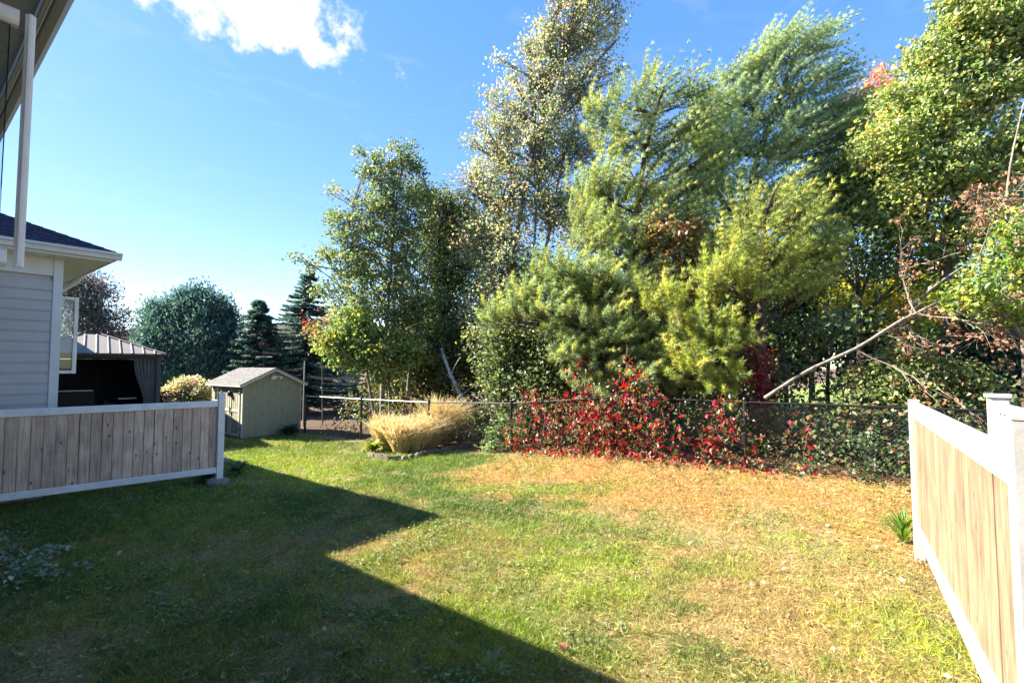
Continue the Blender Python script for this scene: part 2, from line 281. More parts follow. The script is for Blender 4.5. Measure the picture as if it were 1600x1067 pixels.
# ------------------------------------------------------------------ our house: eave over the camera, open sash
hz, hy = 4.35, .49
H = thing('house', 'pale sided house with white soffit and an open window sash at upper left', 'house', (-4, -.2, 0))
def siding_wall(parent, A, B, z0, z1, nor, ex=.18, mat='siding'):  # lapped boards between A and B (xy)
    A, B, n = Vector((*A, 0)), Vector((*B, 0)), Vector((*nor, 0)); shared = None; k = 0
    for i in range(int((z1-z0)/ex)):
        if shared is None:
            Lg = (B-A).length; d = (B-A).normalized(); q = MB(); prof = [(-.03, 0), (.016, 0), (.012, .012), (.016, .03), (.004, ex-.004), (-.03, ex-.004)]
            vv = [n*a+Vector((0, 0, b)) for a, b in prof]; vv = [x-d*(Lg/2) for x in vv]+[x+d*(Lg/2) for x in vv]
            q.add(vv, [(j, (j+1) % 6, 6+(j+1) % 6, 6+j) for j in range(6)]+[tuple(range(5, -1, -1)), tuple(range(6, 12))])
            shared = pymesh('siding_board', q.v, q.f); shared.materials.append(M[mat])
        o = bpy.data.objects.new('siding_board', shared); COL.objects.link(o); o.location = (A+B)/2+Vector((0, 0, z0+i*ex)); o.parent = parent; o.matrix_parent_inverse = parent.matrix_basis.inverted()
bar('wall', M['siding'], H, (-15.8, -.3, 2.1), (7, -.3, 2.1), .2, 4.1)
siding_wall(H, (-10.3, -.18), (7, -.18), .3, 4.1, (0, 1))
bar('foundation', M['concrete'], H, (-10.3, -.27, .12), (7, -.27, .12), .24, .34)
for i in range(58): bar('soffit_panel', M['soffit_grey'], H, (-10.9+i*.305+.15, -.17, hz), (-10.9+i*.305+.15, hy-.035, hz), .297, .012, ch=.003)
bar('fascia', M['soffit_grey'], H, (-16, hy-.012, hz+.05), (7, hy-.012, hz+.05), .02, .19)
m = MB(); m.prism((-16, hy+.05, hz+.08), (7, hy+.05, hz+.08), .1, .1, ch=.03); m.build('gutter', M['soffit_grey'], H)
m = MB(); m.add([(-16, hy+.03, hz+.15), (7, hy+.03, hz+.15), (7, -5, hz+2.6), (-16, -5, hz+2.6), (-16, hy+.03, hz+.13), (7, hy+.03, hz+.13), (7, -5, hz+2.55), (-16, -5, hz+2.55)],
      [(0, 1, 2, 3), (7, 6, 5, 4), (0, 4, 5, 1), (1, 5, 6, 2), (2, 6, 7, 3), (3, 7, 4, 0)]); m.build('roof', M['shingle'], H)
# open casement sash, hinged on the wall
sx, sy0, sy1 = -3.16, -.16, .36; sz0, sz1 = 2.755, 3.95
win = bar('window', M['vinyl'], H, (sx, sy1, sz0), (sx, sy1, sz1), .036, .028, (1, 0, 0), .012)
bar('rail', M['vinyl'], win, (sx, sy0, sz0+.0375), (sx, sy1-.04, sz0+.0375), .06, .075, ch=.012); bar('rail', M['vinyl'], win, (sx, sy0, sz1-.0375), (sx, sy1-.04, sz1-.0375), .06, .075, ch=.012)
bar('stile', M['vinyl'], win, (sx, sy0+.03, sz0+.08), (sx, sy0+.03, sz1-.08), .06, .06, (1, 0, 0), .012)
bar('bead', M['vinyl'], win, (sx+.017, sy1-.002, sz0+.01), (sx+.017, sy1-.002, sz1), .014, .008, (1, 0, 0), .004)
bar('pane', M['glass'], win, (sx, (sy0+sy1)/2, sz0+.08), (sx, (sy0+sy1)/2, sz1-.08), sy1-sy0-.13, .012, (1, 0, 0))

# ------------------------------------------------------------------ neighbouring house on the left
nx_, ny_, ex_, ey_, ez_ = -11.62, 1.86, -11.2, 2.48, 4.28
NH = thing('neighbour_house', 'grey sided neighbouring house with dark hip roof and wide eave at left', 'house', (nx_, ny_, 0))
bar('wall', M['siding'], NH, (nx_-.14, -.1, 2.05), (nx_-.14, ny_-.1, 2.05), .2, 4.1); bar('wall', M['siding'], NH, (-21, ny_-.14, 2.05), (nx_-.24, ny_-.14, 2.05), .2, 4.1)
siding_wall(NH, (nx_, -.15), (nx_, ny_-.09), .2, 3.86, (1, 0))
bar('frieze_board', M['trim'], NH, (nx_-.012, -.15, 4.045), (nx_-.012, ny_-.09, 4.045), .05, .32)
bar('corner_post', M['trim'], NH, (nx_-.03, ny_-.03, .2), (nx_-.03, ny_-.03, 4.2), .13, .13, (1, 0, 0), .006)
siding_wall(NH, (-21, ny_), (nx_-.1, ny_), .2, 4.05, (0, 1))
for i in range(4): bar('soffit_panel', M['soffit'], NH, (nx_-.03, ey_-.2-i*.4, ez_-.07), (ex_-.02, ey_-.2-i*.4, ez_-.07), .392, .012, ch=.003)
for i in range(24): bar('soffit_panel', M['soffit'], NH, (nx_-.23-i*.4, ny_-.02, ez_-.07), (nx_-.23-i*.4, ey_-.02, ez_-.07), .392, .012, ch=.003)
bar('fascia', M['trim'], NH, (ex_, .66, ez_), (ex_, ey_+.01, ez_), .02, .17); bar('fascia', M['trim'], NH, (-21.5, ey_, ez_), (ex_-.012, ey_, ez_), .02, .17)
def gutter(parent, A, B, out):
    A, B, out = Vector(A), Vector(B), Vector(out); pr = [(0, -.07), (.07, -.07), (.085, -.01), (.115, .02), (.115, .055), (.1, .055), (.095, .03), (.07, 0), (.06, -.055), (0, -.055)]
    v = [A+out*a+UP*b for a, b in pr]+[B+out*a+UP*b for a, b in pr]; n = len(pr); q = MB(); q.add(v, [(i, (i+1) % n, n+(i+1) % n, n+i) for i in range(n)]+[tuple(range(n-1, -1, -1)), tuple(range(n, 2*n))]); return q.build('gutter', M['trim'], parent)
gutter(NH, (ex_+.012, .75, ez_+.03), (ex_+.012, ey_+.13, ez_+.03), (1, 0, 0)); gutter(NH, (-21.5, ey_+.012, ez_+.03), (ex_+.01, ey_+.012, ez_+.03), (0, 1, 0))
m = MB(); q = [(ex_-.05, ey_+.02, ez_), (ex_-.12, ey_-.05, ez_-.12), (ex_-.35, ey_-.3, ez_-.2), (nx_+.02, ny_+.1, ez_-.42), (nx_+.02, ny_+.09, 2.5), (nx_+.02, ny_+.09, .3)]
q = [(-13.6, ey_+.05, ez_-.02), (-13.6, ey_-.02, ez_-.18), (-13.6, ny_+.3, ez_-.45), (-13.6, ny_+.07, ez_-.7), (-13.6, ny_+.06, .3)]; m.tube(q, .045, 8); m.build('downspout', M['trim'], NH)
tp = .48; m = MB(); k = 4.9   # hip roof of lapped shingle courses
for side in (0, 1):
    nC = 34; st = k/nC
    for i in range(nC):
        a, b = i*st, (i+1)*st+.02; z0, z1 = ez_+.1+a*tp+.014, ez_+.1+b*tp+.004
        if side == 0: v = [(ex_+.05-a, -4, z0), (ex_+.05-a, ey_+.05-a, z0), (ex_+.05-b, ey_+.05-b, z1), (ex_+.05-b, -4, z1)]
        else: v = [(ex_+.05-a, ey_+.05-a, z0), (-21.6+a, ey_+.05-a, z0), (-21.6+b, ey_+.05-b, z1), (ex_+.05-b, ey_+.05-b, z1)]
        lo = [(p[0], p[1], p[2]-.016) for p in v]; m.add(v+lo, [(0, 1, 2, 3), (7, 6, 5, 4), (0, 4, 5, 1), (1, 5, 6, 2), (2, 6, 7, 3), (3, 7, 4, 0)])
m.build('roof', M['shingle'], NH)
# casement of the neighbour, open, seen beyond the corner post
wy0, wy1 = ny_+.04, ny_+.365
def np_(px, py): return P(px, py, 9.4)
wx = -12.35; wz0, wz1 = 2.16, 3.62
w2 = bar('window', M['vinyl'], NH, (wx, wy1, wz0), (wx, wy1, wz1), .065, .05, (1, 0, 0), .01)
bar('stile', M['vinyl'], w2, (wx, wy0, wz0), (wx, wy0, wz1), .065, .05, (1, 0, 0), .01)
for z in (wz0+.03, wz1-.03): bar('rail', M['vinyl'], w2, (wx, wy0+.034, z), (wx, wy1-.034, z), .05, .06, ch=.01)
bar('pane', M['glass'], w2, (wx, (wy0+wy1)/2, wz0+.07), (wx, (wy0+wy1)/2, wz1-.07), wy1-wy0-.08, .01, (1, 0, 0))
bar('opening', M['dim'], NH, (-12.7, ny_+.012, (wz0+wz1)/2), (-14.2, ny_+.012, (wz0+wz1)/2), .02, wz1-wz0)

# ------------------------------------------------------------------ privacy fences
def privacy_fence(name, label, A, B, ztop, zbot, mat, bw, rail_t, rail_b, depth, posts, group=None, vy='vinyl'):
    A, B = Vector((*A, 0)), Vector((*B, 0)); d = (B-A).normalized(); n = UP.cross(d); Lg = (B-A).length
    F = thing(name, label, 'fence', (A.x, A.y, gz(A.x, A.y)), group); k = int(round(Lg/bw)); w = Lg/k; hgt = ztop-zbot-rail_t-rail_b+.06
    shared = []
    for q in range(3):
        m = MB(); m.prism((0, 0, 0), (0, 0, hgt), w-.008, .019, (0, 1, 0), .005); me = pymesh('board', m.v, m.f); me.materials.append(M[mat]); shared.append(me)
    ang = math.atan2(d.y, d.x)
    for i in range(k):
        o = bpy.data.objects.new('board', shared[i % 3]); COL.objects.link(o); p = A+d*((i+.5)*w)
        o.location = p+n*float(rng.normal(0, .0035))+Vector((0, 0, zbot+rail_b-.03)); o.rotation_euler = (0, float(rng.normal(0, .0015)), ang+float(rng.normal(0, .012))); o.parent = F; o.matrix_parent_inverse = F.matrix_basis.inverted()
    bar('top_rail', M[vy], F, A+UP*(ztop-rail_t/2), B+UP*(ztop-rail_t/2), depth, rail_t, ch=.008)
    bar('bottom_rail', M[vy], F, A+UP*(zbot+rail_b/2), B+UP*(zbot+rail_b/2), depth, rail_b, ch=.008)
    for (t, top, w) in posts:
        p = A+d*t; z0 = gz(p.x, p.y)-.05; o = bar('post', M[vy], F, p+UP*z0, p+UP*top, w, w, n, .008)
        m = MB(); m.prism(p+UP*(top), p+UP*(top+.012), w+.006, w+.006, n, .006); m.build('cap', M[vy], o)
    return F, A, B, d, n
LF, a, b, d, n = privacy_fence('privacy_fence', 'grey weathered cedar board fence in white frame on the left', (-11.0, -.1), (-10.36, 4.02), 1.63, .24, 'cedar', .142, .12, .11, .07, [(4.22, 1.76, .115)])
pb = b+d*.03; m = MB(); m.lathe((pb.x, pb.y, gz(pb.x, pb.y)-.05), [(.2, 0), (.2, .12), (.17, .17), (.12, .185)], 14); m.build('footing', M['concrete'], LF, smooth=False)
RF, a, b, d, n = privacy_fence('privacy_fence', 'sunlit tan cedar board fence in white frame at right', (.21, 7.28), (.478, 3.33), 1.88, .42, 'cedar2', .132, .15, .11, .1, [(-.04, 1.9, .1), (4.01, 2.05, .1)], None, 'vinyl_dimmed_for_sun')
bar('support_post', M['cedar2'], RF, (.33, 7.1, gz(.33, 7.1)-.05), (.33, 7.1, .5), .09, .09, (1, 0, 0))
# deck railing of the next house behind the right fence
DR = thing('deck_railing', 'white vinyl deck railing with baluster panel behind right fence', 'railing', (.655, 5.3, 0))
rp = [(.655, 5.3), (.80, 3.6)]
for (x, y) in rp:
    o = bar('post', M['vinyl_dimmed_for_sun'], DR, (x, y, gz(x, y)-.02), (x, y, 2.06), .12, .12, (1, 0, 0), .008); m = MB(); m.prism((x, y, 2.06), (x, y, 2.085), .15, .15, (1, 0, 0), .01); m.build('cap', M['vinyl_dimmed_for_sun'], o)
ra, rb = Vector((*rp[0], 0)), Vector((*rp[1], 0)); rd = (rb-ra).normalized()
for z, h in ((1.98, .07), (1.02, .06)): bar('rail', M['vinyl_dimmed_for_sun'], DR, ra+rd*.065+UP*z, rb-rd*.065+UP*z, .05, h)
bar('rail', M['vinyl_dimmed_for_sun'], DR, ra+rd*.065+UP*1.72, rb-rd*.065+UP*1.72, .045, .035)
for i in range(14): q = ra+rd*(.15+i*.107); bar('baluster', M['vinyl_dimmed_for_sun'], DR, q+UP*1.05, q+UP*1.945, .035, .03, rd.cross(UP))
bar('deck_floor', M['trim'], DR, (1.85, 3.4, .95), (1.85, 5.3, .95), 1.95, .06)

# ------------------------------------------------------------------ garden shed
sx0, sx1, sy0, sy1 = -18.6, -16.2, 7.0, 8.9; ev, rg = 1.78, 2.22; ym = (sy0+sy1)/2
SH = thing('garden_shed', 'small sage green garden shed with gable roof and double doors', 'shed', (sx1, sy0, 0))
m = MB(); m.add([(sx1, sy0, .03), (sx1, sy1, .03), (sx1, sy1, ev), (sx1, ym, rg-.03), (sx1, sy0, ev), (sx1-.08, sy0, .03), (sx1-.08, sy1, .03), (sx1-.08, sy1, ev), (sx1-.08, ym, rg-.03), (sx1-.08, sy0, ev)],
      [(0, 1, 2, 3, 4), (9, 8, 7, 6, 5), (0, 5, 6, 1), (1, 6, 7, 2), (2, 7, 8, 3), (3, 8, 9, 4), (4, 9, 5, 0)])
# vertical grooves of the panel siding stand as thin battens
gw = m.build('gable_wall', M['shed'], SH)
for i in range(1, 9):
    y = sy0+i*(sy1-sy0)/9; zt = ev+(rg-ev)*(1-abs(y-ym)/(ym-sy0))-.05; bar('batten', M['shed'], gw, (sx1+.003, y, .06), (sx1+.003, y, zt), .045, .012, (1, 0, 0), .003)
bar('wall', M['shed'], SH, (sx0, sy0+.04, .03+(ev-.03)/2), (sx1-.085, sy0+.04, .03+(ev-.03)/2), .08, ev-.03); bar('wall', M['shed'], SH, (sx0, sy1-.04, .9), (sx1-.085, sy1-.04, .9), .08, ev-.03)
bar('wall', M['shed'], SH, (sx0+.04, sy0+.085, .9), (sx0+.04, sy1-.085, .9), .08, ev-.03)
for yy in (sy0-.008, sy1+.008): bar('corner_trim', M['shed_trim'], SH, (sx1-.03, yy, .03), (sx1-.03, yy, ev-.02), .1, .03, (0, 1, 0))
bar('corner_trim', M['shed'], SH, (sx1+.012, sy1-.05, .03), (sx1+.012, sy1-.05, ev-.02), .1, .02, (1, 0, 0))
for i, x in enumerate((-16.68, -17.42)):
    dr = bar('door', M['door'], SH, (x, sy0-.012, .07), (x, sy0-.012, 1.66), .66, .024, (0, 1, 0)); yf = sy0-.034
    for q in (-.3, .3): bar('trim_board', M['shed_trim'], dr, (x+q, yf, .07), (x+q, yf, 1.66), .07, .02, (0, 1, 0))
    for z in (.105, .87, 1.625): bar('trim_board', M['shed_trim'], dr, (x-.264, yf, z), (x+.264, yf, z), .02, .07)
    for q in (-.13, 0, .13): bar('batten', M['door'], dr, (x+q, sy0-.026, .15), (x+q, sy0-.026, 1.58), .03, .008, (0, 1, 0))
    for z in (.3, 1.42): bar('hinge', M['black'], dr, (x+(.24 if i == 0 else -.24), yf-.012, z), (x+(.33 if i == 0 else -.33), yf-.012, z), .008, .05)
bar('handle', M['black'], SH, (-17.0, sy0-.07, .78), (-17.0, sy0-.07, .98), .03, .03, (0, 1, 0)); m = MB(); m.lathe((-16.98, sy0-.075, 1.32), [(.02, 0), (.06, .01), (.06, .14), (.03, .17)], 10); m.build('wall_lamp', M['black'], SH)
w3 = bar('window', M['shed_trim'], SH, (-18.1, sy0-.014, 1.12), (-18.1, sy0-.014, 1.62), .5, .03, (0, 1, 0))
for q in (-.1, .1): bar('pane', M['glass'], w3, (-18.1+q, sy0-.034, 1.18), (-18.1+q, sy0-.034, 1.56), .17, .006, (0, 1, 0))
for (sgn, y0) in ((-1, sy0-.16), (1, sy1+.16)):
    m = MB(); nC = 8; zE = ev-.07
    for i in range(nC):
        a_, b_ = i/nC, (i+1)/nC+.01; ya, yb = y0+(ym-y0)*a_, y0+(ym-y0)*min(b_, 1); za, zb = zE+(rg+.02-zE)*a_+.02, zE+(rg+.02-zE)*min(b_, 1)+.006
        v = [(sx0-.15, ya, za), (sx1+.17, ya, za), (sx1+.17, yb, zb), (sx0-.15, yb, zb)]; lo = [(p[0], p[1], p[2]-.03) for p in v]; m.add(v+lo, [(0, 1, 2, 3), (7, 6, 5, 4), (0, 4, 5, 1), (1, 5, 6, 2), (2, 6, 7, 3), (3, 7, 4, 0)])
    m.build('roof', M['shed_shingle'], SH)
    bar('barge_board', M['shed_trim'], SH, (sx1+.15, y0, ev-.125), (sx1+.15, ym-sgn*-.012, rg-.035), .02, .085)
bar('fascia', M['shed_trim'], SH, (sx0-.14, sy0-.15, ev-.10), (sx1+.138, sy0-.15, ev-.10), .02, .08)
lamp = bar('floodlight', M['vinyl'], SH, (sx1+.01, ym+.02, 1.93), (sx1+.07, ym+.02, 1.93), .1, .1)
for q in (-.09, .13): m = MB(); m.tube([(sx1+.06, ym+.02+q*.3, 1.94), (sx1+.11, ym+q, 1.95), (sx1+.2, ym+q*1.25, 1.91)], [.02, .035, .055], 8); m.build('lamp_head', M['lamp'], lamp)
WV = thing('weathervane', 'dark weathervane with cross arms on far slope of shed roof', 'weathervane', (-17.15, ym+.12, 2.2)); x, y = -17.15, ym+.12
m = MB(); m.tube([(x, y, 2.15), (x, y, 2.95)], .014, 6); m.build('rod', M['black'], WV); c = Vector((x, y, 2.62))
for dd in (RGT, FWD): m = MB(); m.tube([c-dd*.28, c+dd*.28], .012, 5); m.build('arm', M['galv'], WV)
m = MB(); q = c+UP*.3; m.add([q+RGT*a_+UP*b_+FWD*s*.008 for s in (-1, 1) for a_, b_ in ((-.12, 0), (-.05, .1), (.02, .2), (.08, .12), (.15, .04), (.05, -.02))], [(5, 4, 3, 2, 1, 0), (6, 7, 8, 9, 10, 11)]+[(i, (i+1) % 6, 6+(i+1) % 6, 6+i) for i in range(6)]); m.build('ornament', M['black'], WV)
pp = P(474, 640, 18.6); m = MB(); m.tube([(pp.x, pp.y, -.1), (pp.x, pp.y, 1.6), (pp.x+.02, pp.y, 2.5)], [.026, .024, .02], 7); tag(m.build('grey_pole', M['galv']), 'thin bare grey pole just right of the shed behind wire fence', 'pole')

# ------------------------------------------------------------------ chain link fence
CF = thing('chain_link_fence', 'black chain link fence with round posts along the tree line', 'fence', (*FENCE[0], 0))
zf = lambda x, y: float(.32*sstep((y-6.2)/3.2)*sstep((x+9)/4))
fp = [Vector((x, y, zf(x, y))) for x, y in FENCE]; FH = 1.3
for i, p in enumerate(fp):
    m = MB(); m.tube([p-UP*.1, p+UP*(FH+.01)], .034 if i else .04, 8); o = m.build('post', M['black'], CF); m = MB(); m.lathe(p+UP*(FH+.01), [(.04, 0), (.04, .02), (.02, .05)], 8); m.build('cap', M['black'], o)
m = MB()
for i in range(len(fp)-1):
    m2 = MB(); m2.tube([fp[i]+UP*(FH-.03), fp[i+1]+UP*(FH-.03)], .02, 8); m2.build('top_rail', M['galv'] if i < 2 else M['black'], CF)
    a, b = fp[i], fp[i+1]; Lg = (b-a).length; d = (b-a)/Lg; hh = FH-.1; sp = .07
    for s in (1, -1):
        for j in range(int((Lg+hh)/sp)):
            t0 = j*sp-hh; q0 = (t0, 0) if t0 >= 0 else (0, -t0); t1 = t0+hh; q1 = (t1, hh) if t1 <= Lg else (Lg, hh-(t1-Lg))
            if s < 0: q0, q1 = (Lg-q0[0], q0[1]), (Lg-q1[0], q1[1])
            A, B = a+d*q0[0]+UP*(.05+q0[1]), a+d*q1[0]+UP*(.05+q1[1])
            if (B-A).length > .04: m.tube([A, B], .0022, 3)
m.build('wire_mesh', M['black'], CF, kind='stuff')

# ------------------------------------------------------------------ gazebo beyond the left fence
gc_ = P(140, 572, 15.0); GB = Vector((gc_.x, gc_.y, 0)).normalized(); GA = Vector((GB.y, -GB.x, 0))
GZ = thing('gazebo', 'dark gazebo with ribbed taupe metal roof and tied grey curtain', 'gazebo', (gc_.x, gc_.y, 0))
def gp(a, b, z): p = gc_+GA*a+GB*b; return Vector((p.x, p.y, z))
hw, gzE, gzP = 1.75, 2.66, 3.28
for a in (-1, 1):
    for b in (-1, 1): bar('post', M['bronze'], GZ, gp(a*1.6, b*1.5, -.05), gp(a*1.6, b*1.5, gzE-.06), .11, .11, GA)
for b in (-1, 1): bar('beam', M['bronze'], GZ, gp(-1.66, b*1.5, gzE-.05), gp(1.66, b*1.5, gzE-.05), .1, .14)
for a in (-1, 1): bar('beam', M['bronze'], GZ, gp(a*1.6, -1.44, gzE-.05), gp(a*1.6, 1.44, gzE-.05), .1, .14)
ed = [gp(-hw, -1.7, gzE), gp(hw, -1.7, gzE), gp(hw, 1.7, gzE), gp(-hw, 1.7, gzE)]; rd_ = [gp(-.25, 0, gzP), gp(.25, 0, gzP)]
for k, (A, B, C, D) in enumerate(((ed[0], ed[1], rd_[1], rd_[0]), (ed[1], ed[2], rd_[1], rd_[1]), (ed[2], ed[3], rd_[0], rd_[1]), (ed[3], ed[0], rd_[0], rd_[0]))):
    npn = 13; nn = (B-A).cross(D-A).normalized()
    if nn.z < 0: nn = -nn
    e = (B-A).normalized(); up = ((D-A)-e*(D-A).dot(e)); Hh = up.length; up = up/Hh; LB = (B-A).length; dA = (D-A).dot(e); dB = (C-A).dot(e)
    for i in range(npn):                                       # standing-seam panels, clipped by the hips
        x0, x1 = LB*i/npn, LB*(i+1)/npn
        tops = lambda x: Hh*min(1, x/max(dA, 1e-6), (LB-x)/max(LB-dB, 1e-6))
        t0, t1 = tops(x0), tops(x1); pts = [A+e*(x0+.004), A+e*(x1-.004), A+e*(x1-.004)+up*max(t1, .02), A+e*(x0+.004)+up*max(t0, .02)]
        m = MB(); m.add(pts+[p-nn*.012 for p in pts], [(0, 1, 2, 3), (7, 6, 5, 4), (0, 4, 5, 1), (1, 5, 6, 2), (2, 6, 7, 3), (3, 7, 4, 0)])
        if i: m.prism(A+e*x0+nn*.012, A+e*x0+up*max(t0-.02, .03)+nn*.012, .03, .035, nn)
        m.build('roof_panel', M['tinroof'], GZ)
    bar('eave_trim', M['bronze'], GZ, A-UP*.02, B-UP*.02, .05, .06)
for (A, B) in ((ed[0], rd_[0]), (ed[1], rd_[1]), (ed[2], rd_[1]), (ed[3], rd_[0])): bar('hip_cap', M['tinroof'], GZ, A+UP*.012, B+UP*.02, .07, .03)
def wavy(name, A, B, z0, z1, mat, pinch=None, amp=.03, nw=9):
    A, B = Vector(A), Vector(B); nu, nv = nw*4, 10; v, f = [], []; d = (B-A).normalized(); n = UP.cross(d)
    for j in range(nv+1):
        t = j/nv; z = z1+(z0-z1)*t; s = 1
        if pinch: s = 1-pinch*math.exp(-((t-.55)/.3)**2)
        for i in range(nu+1):
            q = i/nu; p = A+(B-A)*(1-(1-q)*s)+n*amp*math.sin(q*nw*2*math.pi); v.append((p.x, p.y, z))
    for j in range(nv):
        for i in range(nu): b_ = j*(nu+1)+i; f.append((b_, b_+1, b_+nu+2, b_+nu+1))
    return link(name, pymesh(name, v, f, True), M[mat], GZ)
for A, B in ((gp(-1.55, 1.46, 0), gp(1.55, 1.46, 0)), (gp(-1.58, -1.4, 0), gp(-1.58, 1.4, 0)), (gp(1.58, -1.4, 0), gp(1.58, 1.4, 0))): wavy('net_panel', A, B, .05, gzE-.13, 'dark', None, .025, 14)
wavy('curtain', gp(.98, -1.44, 0), gp(1.54, -1.44, 0), .1, gzE-.13, 'cloth', .5, .04, 6)
CT = thing('covered_grill', 'dark covered bench grill with pale top edge under gazebo', 'grill', tuple(gp(-.6, -.2, 0)))
m = MB(); v = []
for (a, b, z) in ((-1.3, -.5, 0), (.35, -.5, 0), (.35, .5, 0), (-1.3, .5, 0), (-1.28, -.46, 1.55), (.12, -.46, 1.55), (.12, .46, 1.55), (-1.28, .46, 1.55)): v.append(gp(a, b, z))
m.add(v, [(3, 2, 1, 0), (4, 5, 6, 7), (0, 1, 5, 4), (1, 2, 6, 5), (2, 3, 7, 6), (3, 0, 4, 7)]); m.build('cover', M['dark'], CT)
bar('top_edge', M['galv'], CT, gp(-1.28, -.48, 1.57), gp(.1, -.48, 1.57), .05, .035); m = MB(); m.add([gp(.36, -.5, .2), gp(1.0, -.5, .2), gp(1.0, .3, .2), gp(.36, .3, .2), gp(.36, -.5, 1.25), gp(1.0, -.5, .95), gp(1.0, .3, .95), gp(.36, .3, 1.25)], [(3, 2, 1, 0), (4, 5, 6, 7), (0, 1, 5, 4), (1, 2, 6, 5), (2, 3, 7, 6), (3, 0, 4, 7)]); m.build('side_cover', M['dark'], CT)
bar('side_shelf', M['galv'], CT, gp(.7, -.4, 1.3), gp(1.15, -.4, 1.3), .4, .04)
# low brown board fence past the gazebo
BF = thing('board_fence', 'low dark brown board fence between gazebo and flowering shrub', 'fence', tuple(P(262, 640, 17.2)))
for i in range(9): p = P(238+i*7.2, 640, 17.2); bar('board', M['brown'], BF, (p.x, p.y, 0), (p.x, p.y, 1.42+.03*(i % 2)), .15, .02, FWD)
for z in (.5, 1.2): a, b = P(236, 600, 17.25), P(300, 600, 17.25); bar('rail', M['brown'], BF, (a.x, a.y, z), (b.x, b.y, z), .04, .09)

# ------------------------------------------------------------------ houses far behind
def far_house(label, px0, px1, d, ze, zr, mats):
    a, b = P(px0, 572, d), P(px1, 572, d); e = (b-a).normalized(); n = FWD; HH = thing('far_house', label, 'house', (a.x, a.y, 0)); dep = 7
    v = [a, b, b+n*dep, a+n*dep]; m = MB(); m.add([Vector((p.x, p.y, -.1)) for p in v]+[Vector((p.x, p.y, ze)) for p in v], [(0, 1, 5, 4), (1, 2, 6, 5), (2, 3, 7, 6), (3, 0, 4, 7)]); m.build('wall', M[mats[0]], HH)
    o = .4; v = [a-e*o-n*o, b+e*o-n*o, b+e*o+n*(dep+o), a-e*o+n*(dep+o)]; r0, r1 = a+e*3+n*dep/2, b-e*3+n*dep/2
    m = MB(); m.add([Vector((p.x, p.y, ze)) for p in v]+[Vector((r0.x, r0.y, zr)), Vector((r1.x, r1.y, zr))], [(0, 1, 5, 4), (1, 2, 5), (2, 3, 4, 5), (3, 0, 4), (3, 2, 1, 0)]); m.build('roof', M[mats[1]], HH)
    for t in (.3, .7):
        q = a+(b-a)*t-n*.02; w = bar('window', M['trim'], HH, (q.x, q.y, ze-1.5), (q.x, q.y, ze-.4), 1.2, .06, n); q = q-n*.04; bar('pane', M['dim'], w, (q.x, q.y, ze-1.42), (q.x, q.y, ze-.48), 1.0, .02, n)
far_house('distant house with brown roof peeking beside the gazebo tree', 120, 226, 44, 4.3, 6.2, ('brickw', 'roofb'))
far_house('distant house with brown roof behind the two spruces', 340, 520, 40, 4.0, 6.1, ('brickw', 'roofb'))

# ------------------------------------------------------------------ trees
def crown_mesh(name, cl, nl, sg, size, pal, up=.3, wind=.0, asp=(.65, .9), flat=.75, var=.2):
    """cl: cluster centres; nl leaves round each, rhombic leaves with drooping axes"""
    nc = len(cl); base = pick(pal, nc)*(1+rng.normal(0, .12, (nc, 1))); nl = int(nl*1.35); size = size*.84; idx = np.repeat(np.arange(nc), nl); n = len(idx)
    off = rng.normal(0, 1, (n, 3))*sg*np.array([1, 1, flat]); pos = cl[idx]+off
    ax = unit3(n)*.8+np.array([0, 0, -.35])*(1-up)+np.array([0, 0, .5])*up+RA*wind; no = unit3(n)+np.array([0, 0, .6])
    ln = 1.12*size*rng.uniform(.7, 1.35, n); col = 1.9*np.where(rng.random((n, 1)) < .8, base[idx], pick(pal, n))
    return npmesh(name, leaves(pos, ax, no, ln, ln*rng.uniform(*asp, n)), 3, np.repeat(jit(col, var), 2, 0))
def blob_clusters(blobs, dens, edge=.45):
    out, who = [], []
    for i, (c, r) in enumerate(blobs):
        n = max(3, int(dens*1.7*r*r)); out.append(np.array(c)+unit3(n)*(r*rng.random((n, 1))**edge)*np.array([1, 1, 1.0])); who += [i]*n
    return np.concatenate(out), np.array(who)
def B(lst): return [(P(px, py, d), r/FPX*d) for px, py, r, d in lst]
def limbs(m, trunk, rad, blobs, cl, who, tw=.6, nlimb=2, sides=5, twr=.012):
    n = len(trunk)-1
    for i, (c, r) in enumerate(blobs):
        mine = cl[who == i]
        if not len(mine): continue
        for k in range(nlimb):
            e = Vector(mine[rng.integers(len(mine))])*.6+Vector(c)*.4; zt = e.z-.45*max(.5, (e-Vector(trunk[0])).length*.5)
            j = min(range(n+1), key=lambda q: abs(trunk[q].z-zt)); s = trunk[j]; rr = rad[j]*.5
            q = bez(s, s+(e-s)*.45+UP*(.12*(e-s).length), e, 6); m.tube(q, [rr+(twr*1.3-rr)*t/6 for t in range(7)], sides)
            for t in mine[rng.random(len(mine)) < tw/nlimb]:
                b = q[int(rng.integers(2, 7))]; t = Vector(t); m.tube(bez(b, (b+t)/2+UP*.08, t, 2), [twr, twr*.8, twr*.4], 3)
def trunk_of(m, pts, r0, r1, n=10, sides=8):
    pts = [Vector(p) for p in pts]; L_ = len(pts)-1; out = []
    for i in range(n+1):
        t = i/n*L_; k = min(int(t), L_-1); f = t-k; p0, p1, p2, p3 = pts[max(k-1, 0)], pts[k], pts[k+1], pts[min(k+2, L_)]
        out.append(.5*((2*p1)+(p2-p0)*f+(2*p0-5*p1+4*p2-p3)*f*f+(3*p1-p0-3*p2+p3)*f**3))
    rad = [(r0+(r1-r0)*i/n)*(1.25 if i == 0 else 1) for i in range(n+1)]; m.tube(out, rad, sides); return out, rad
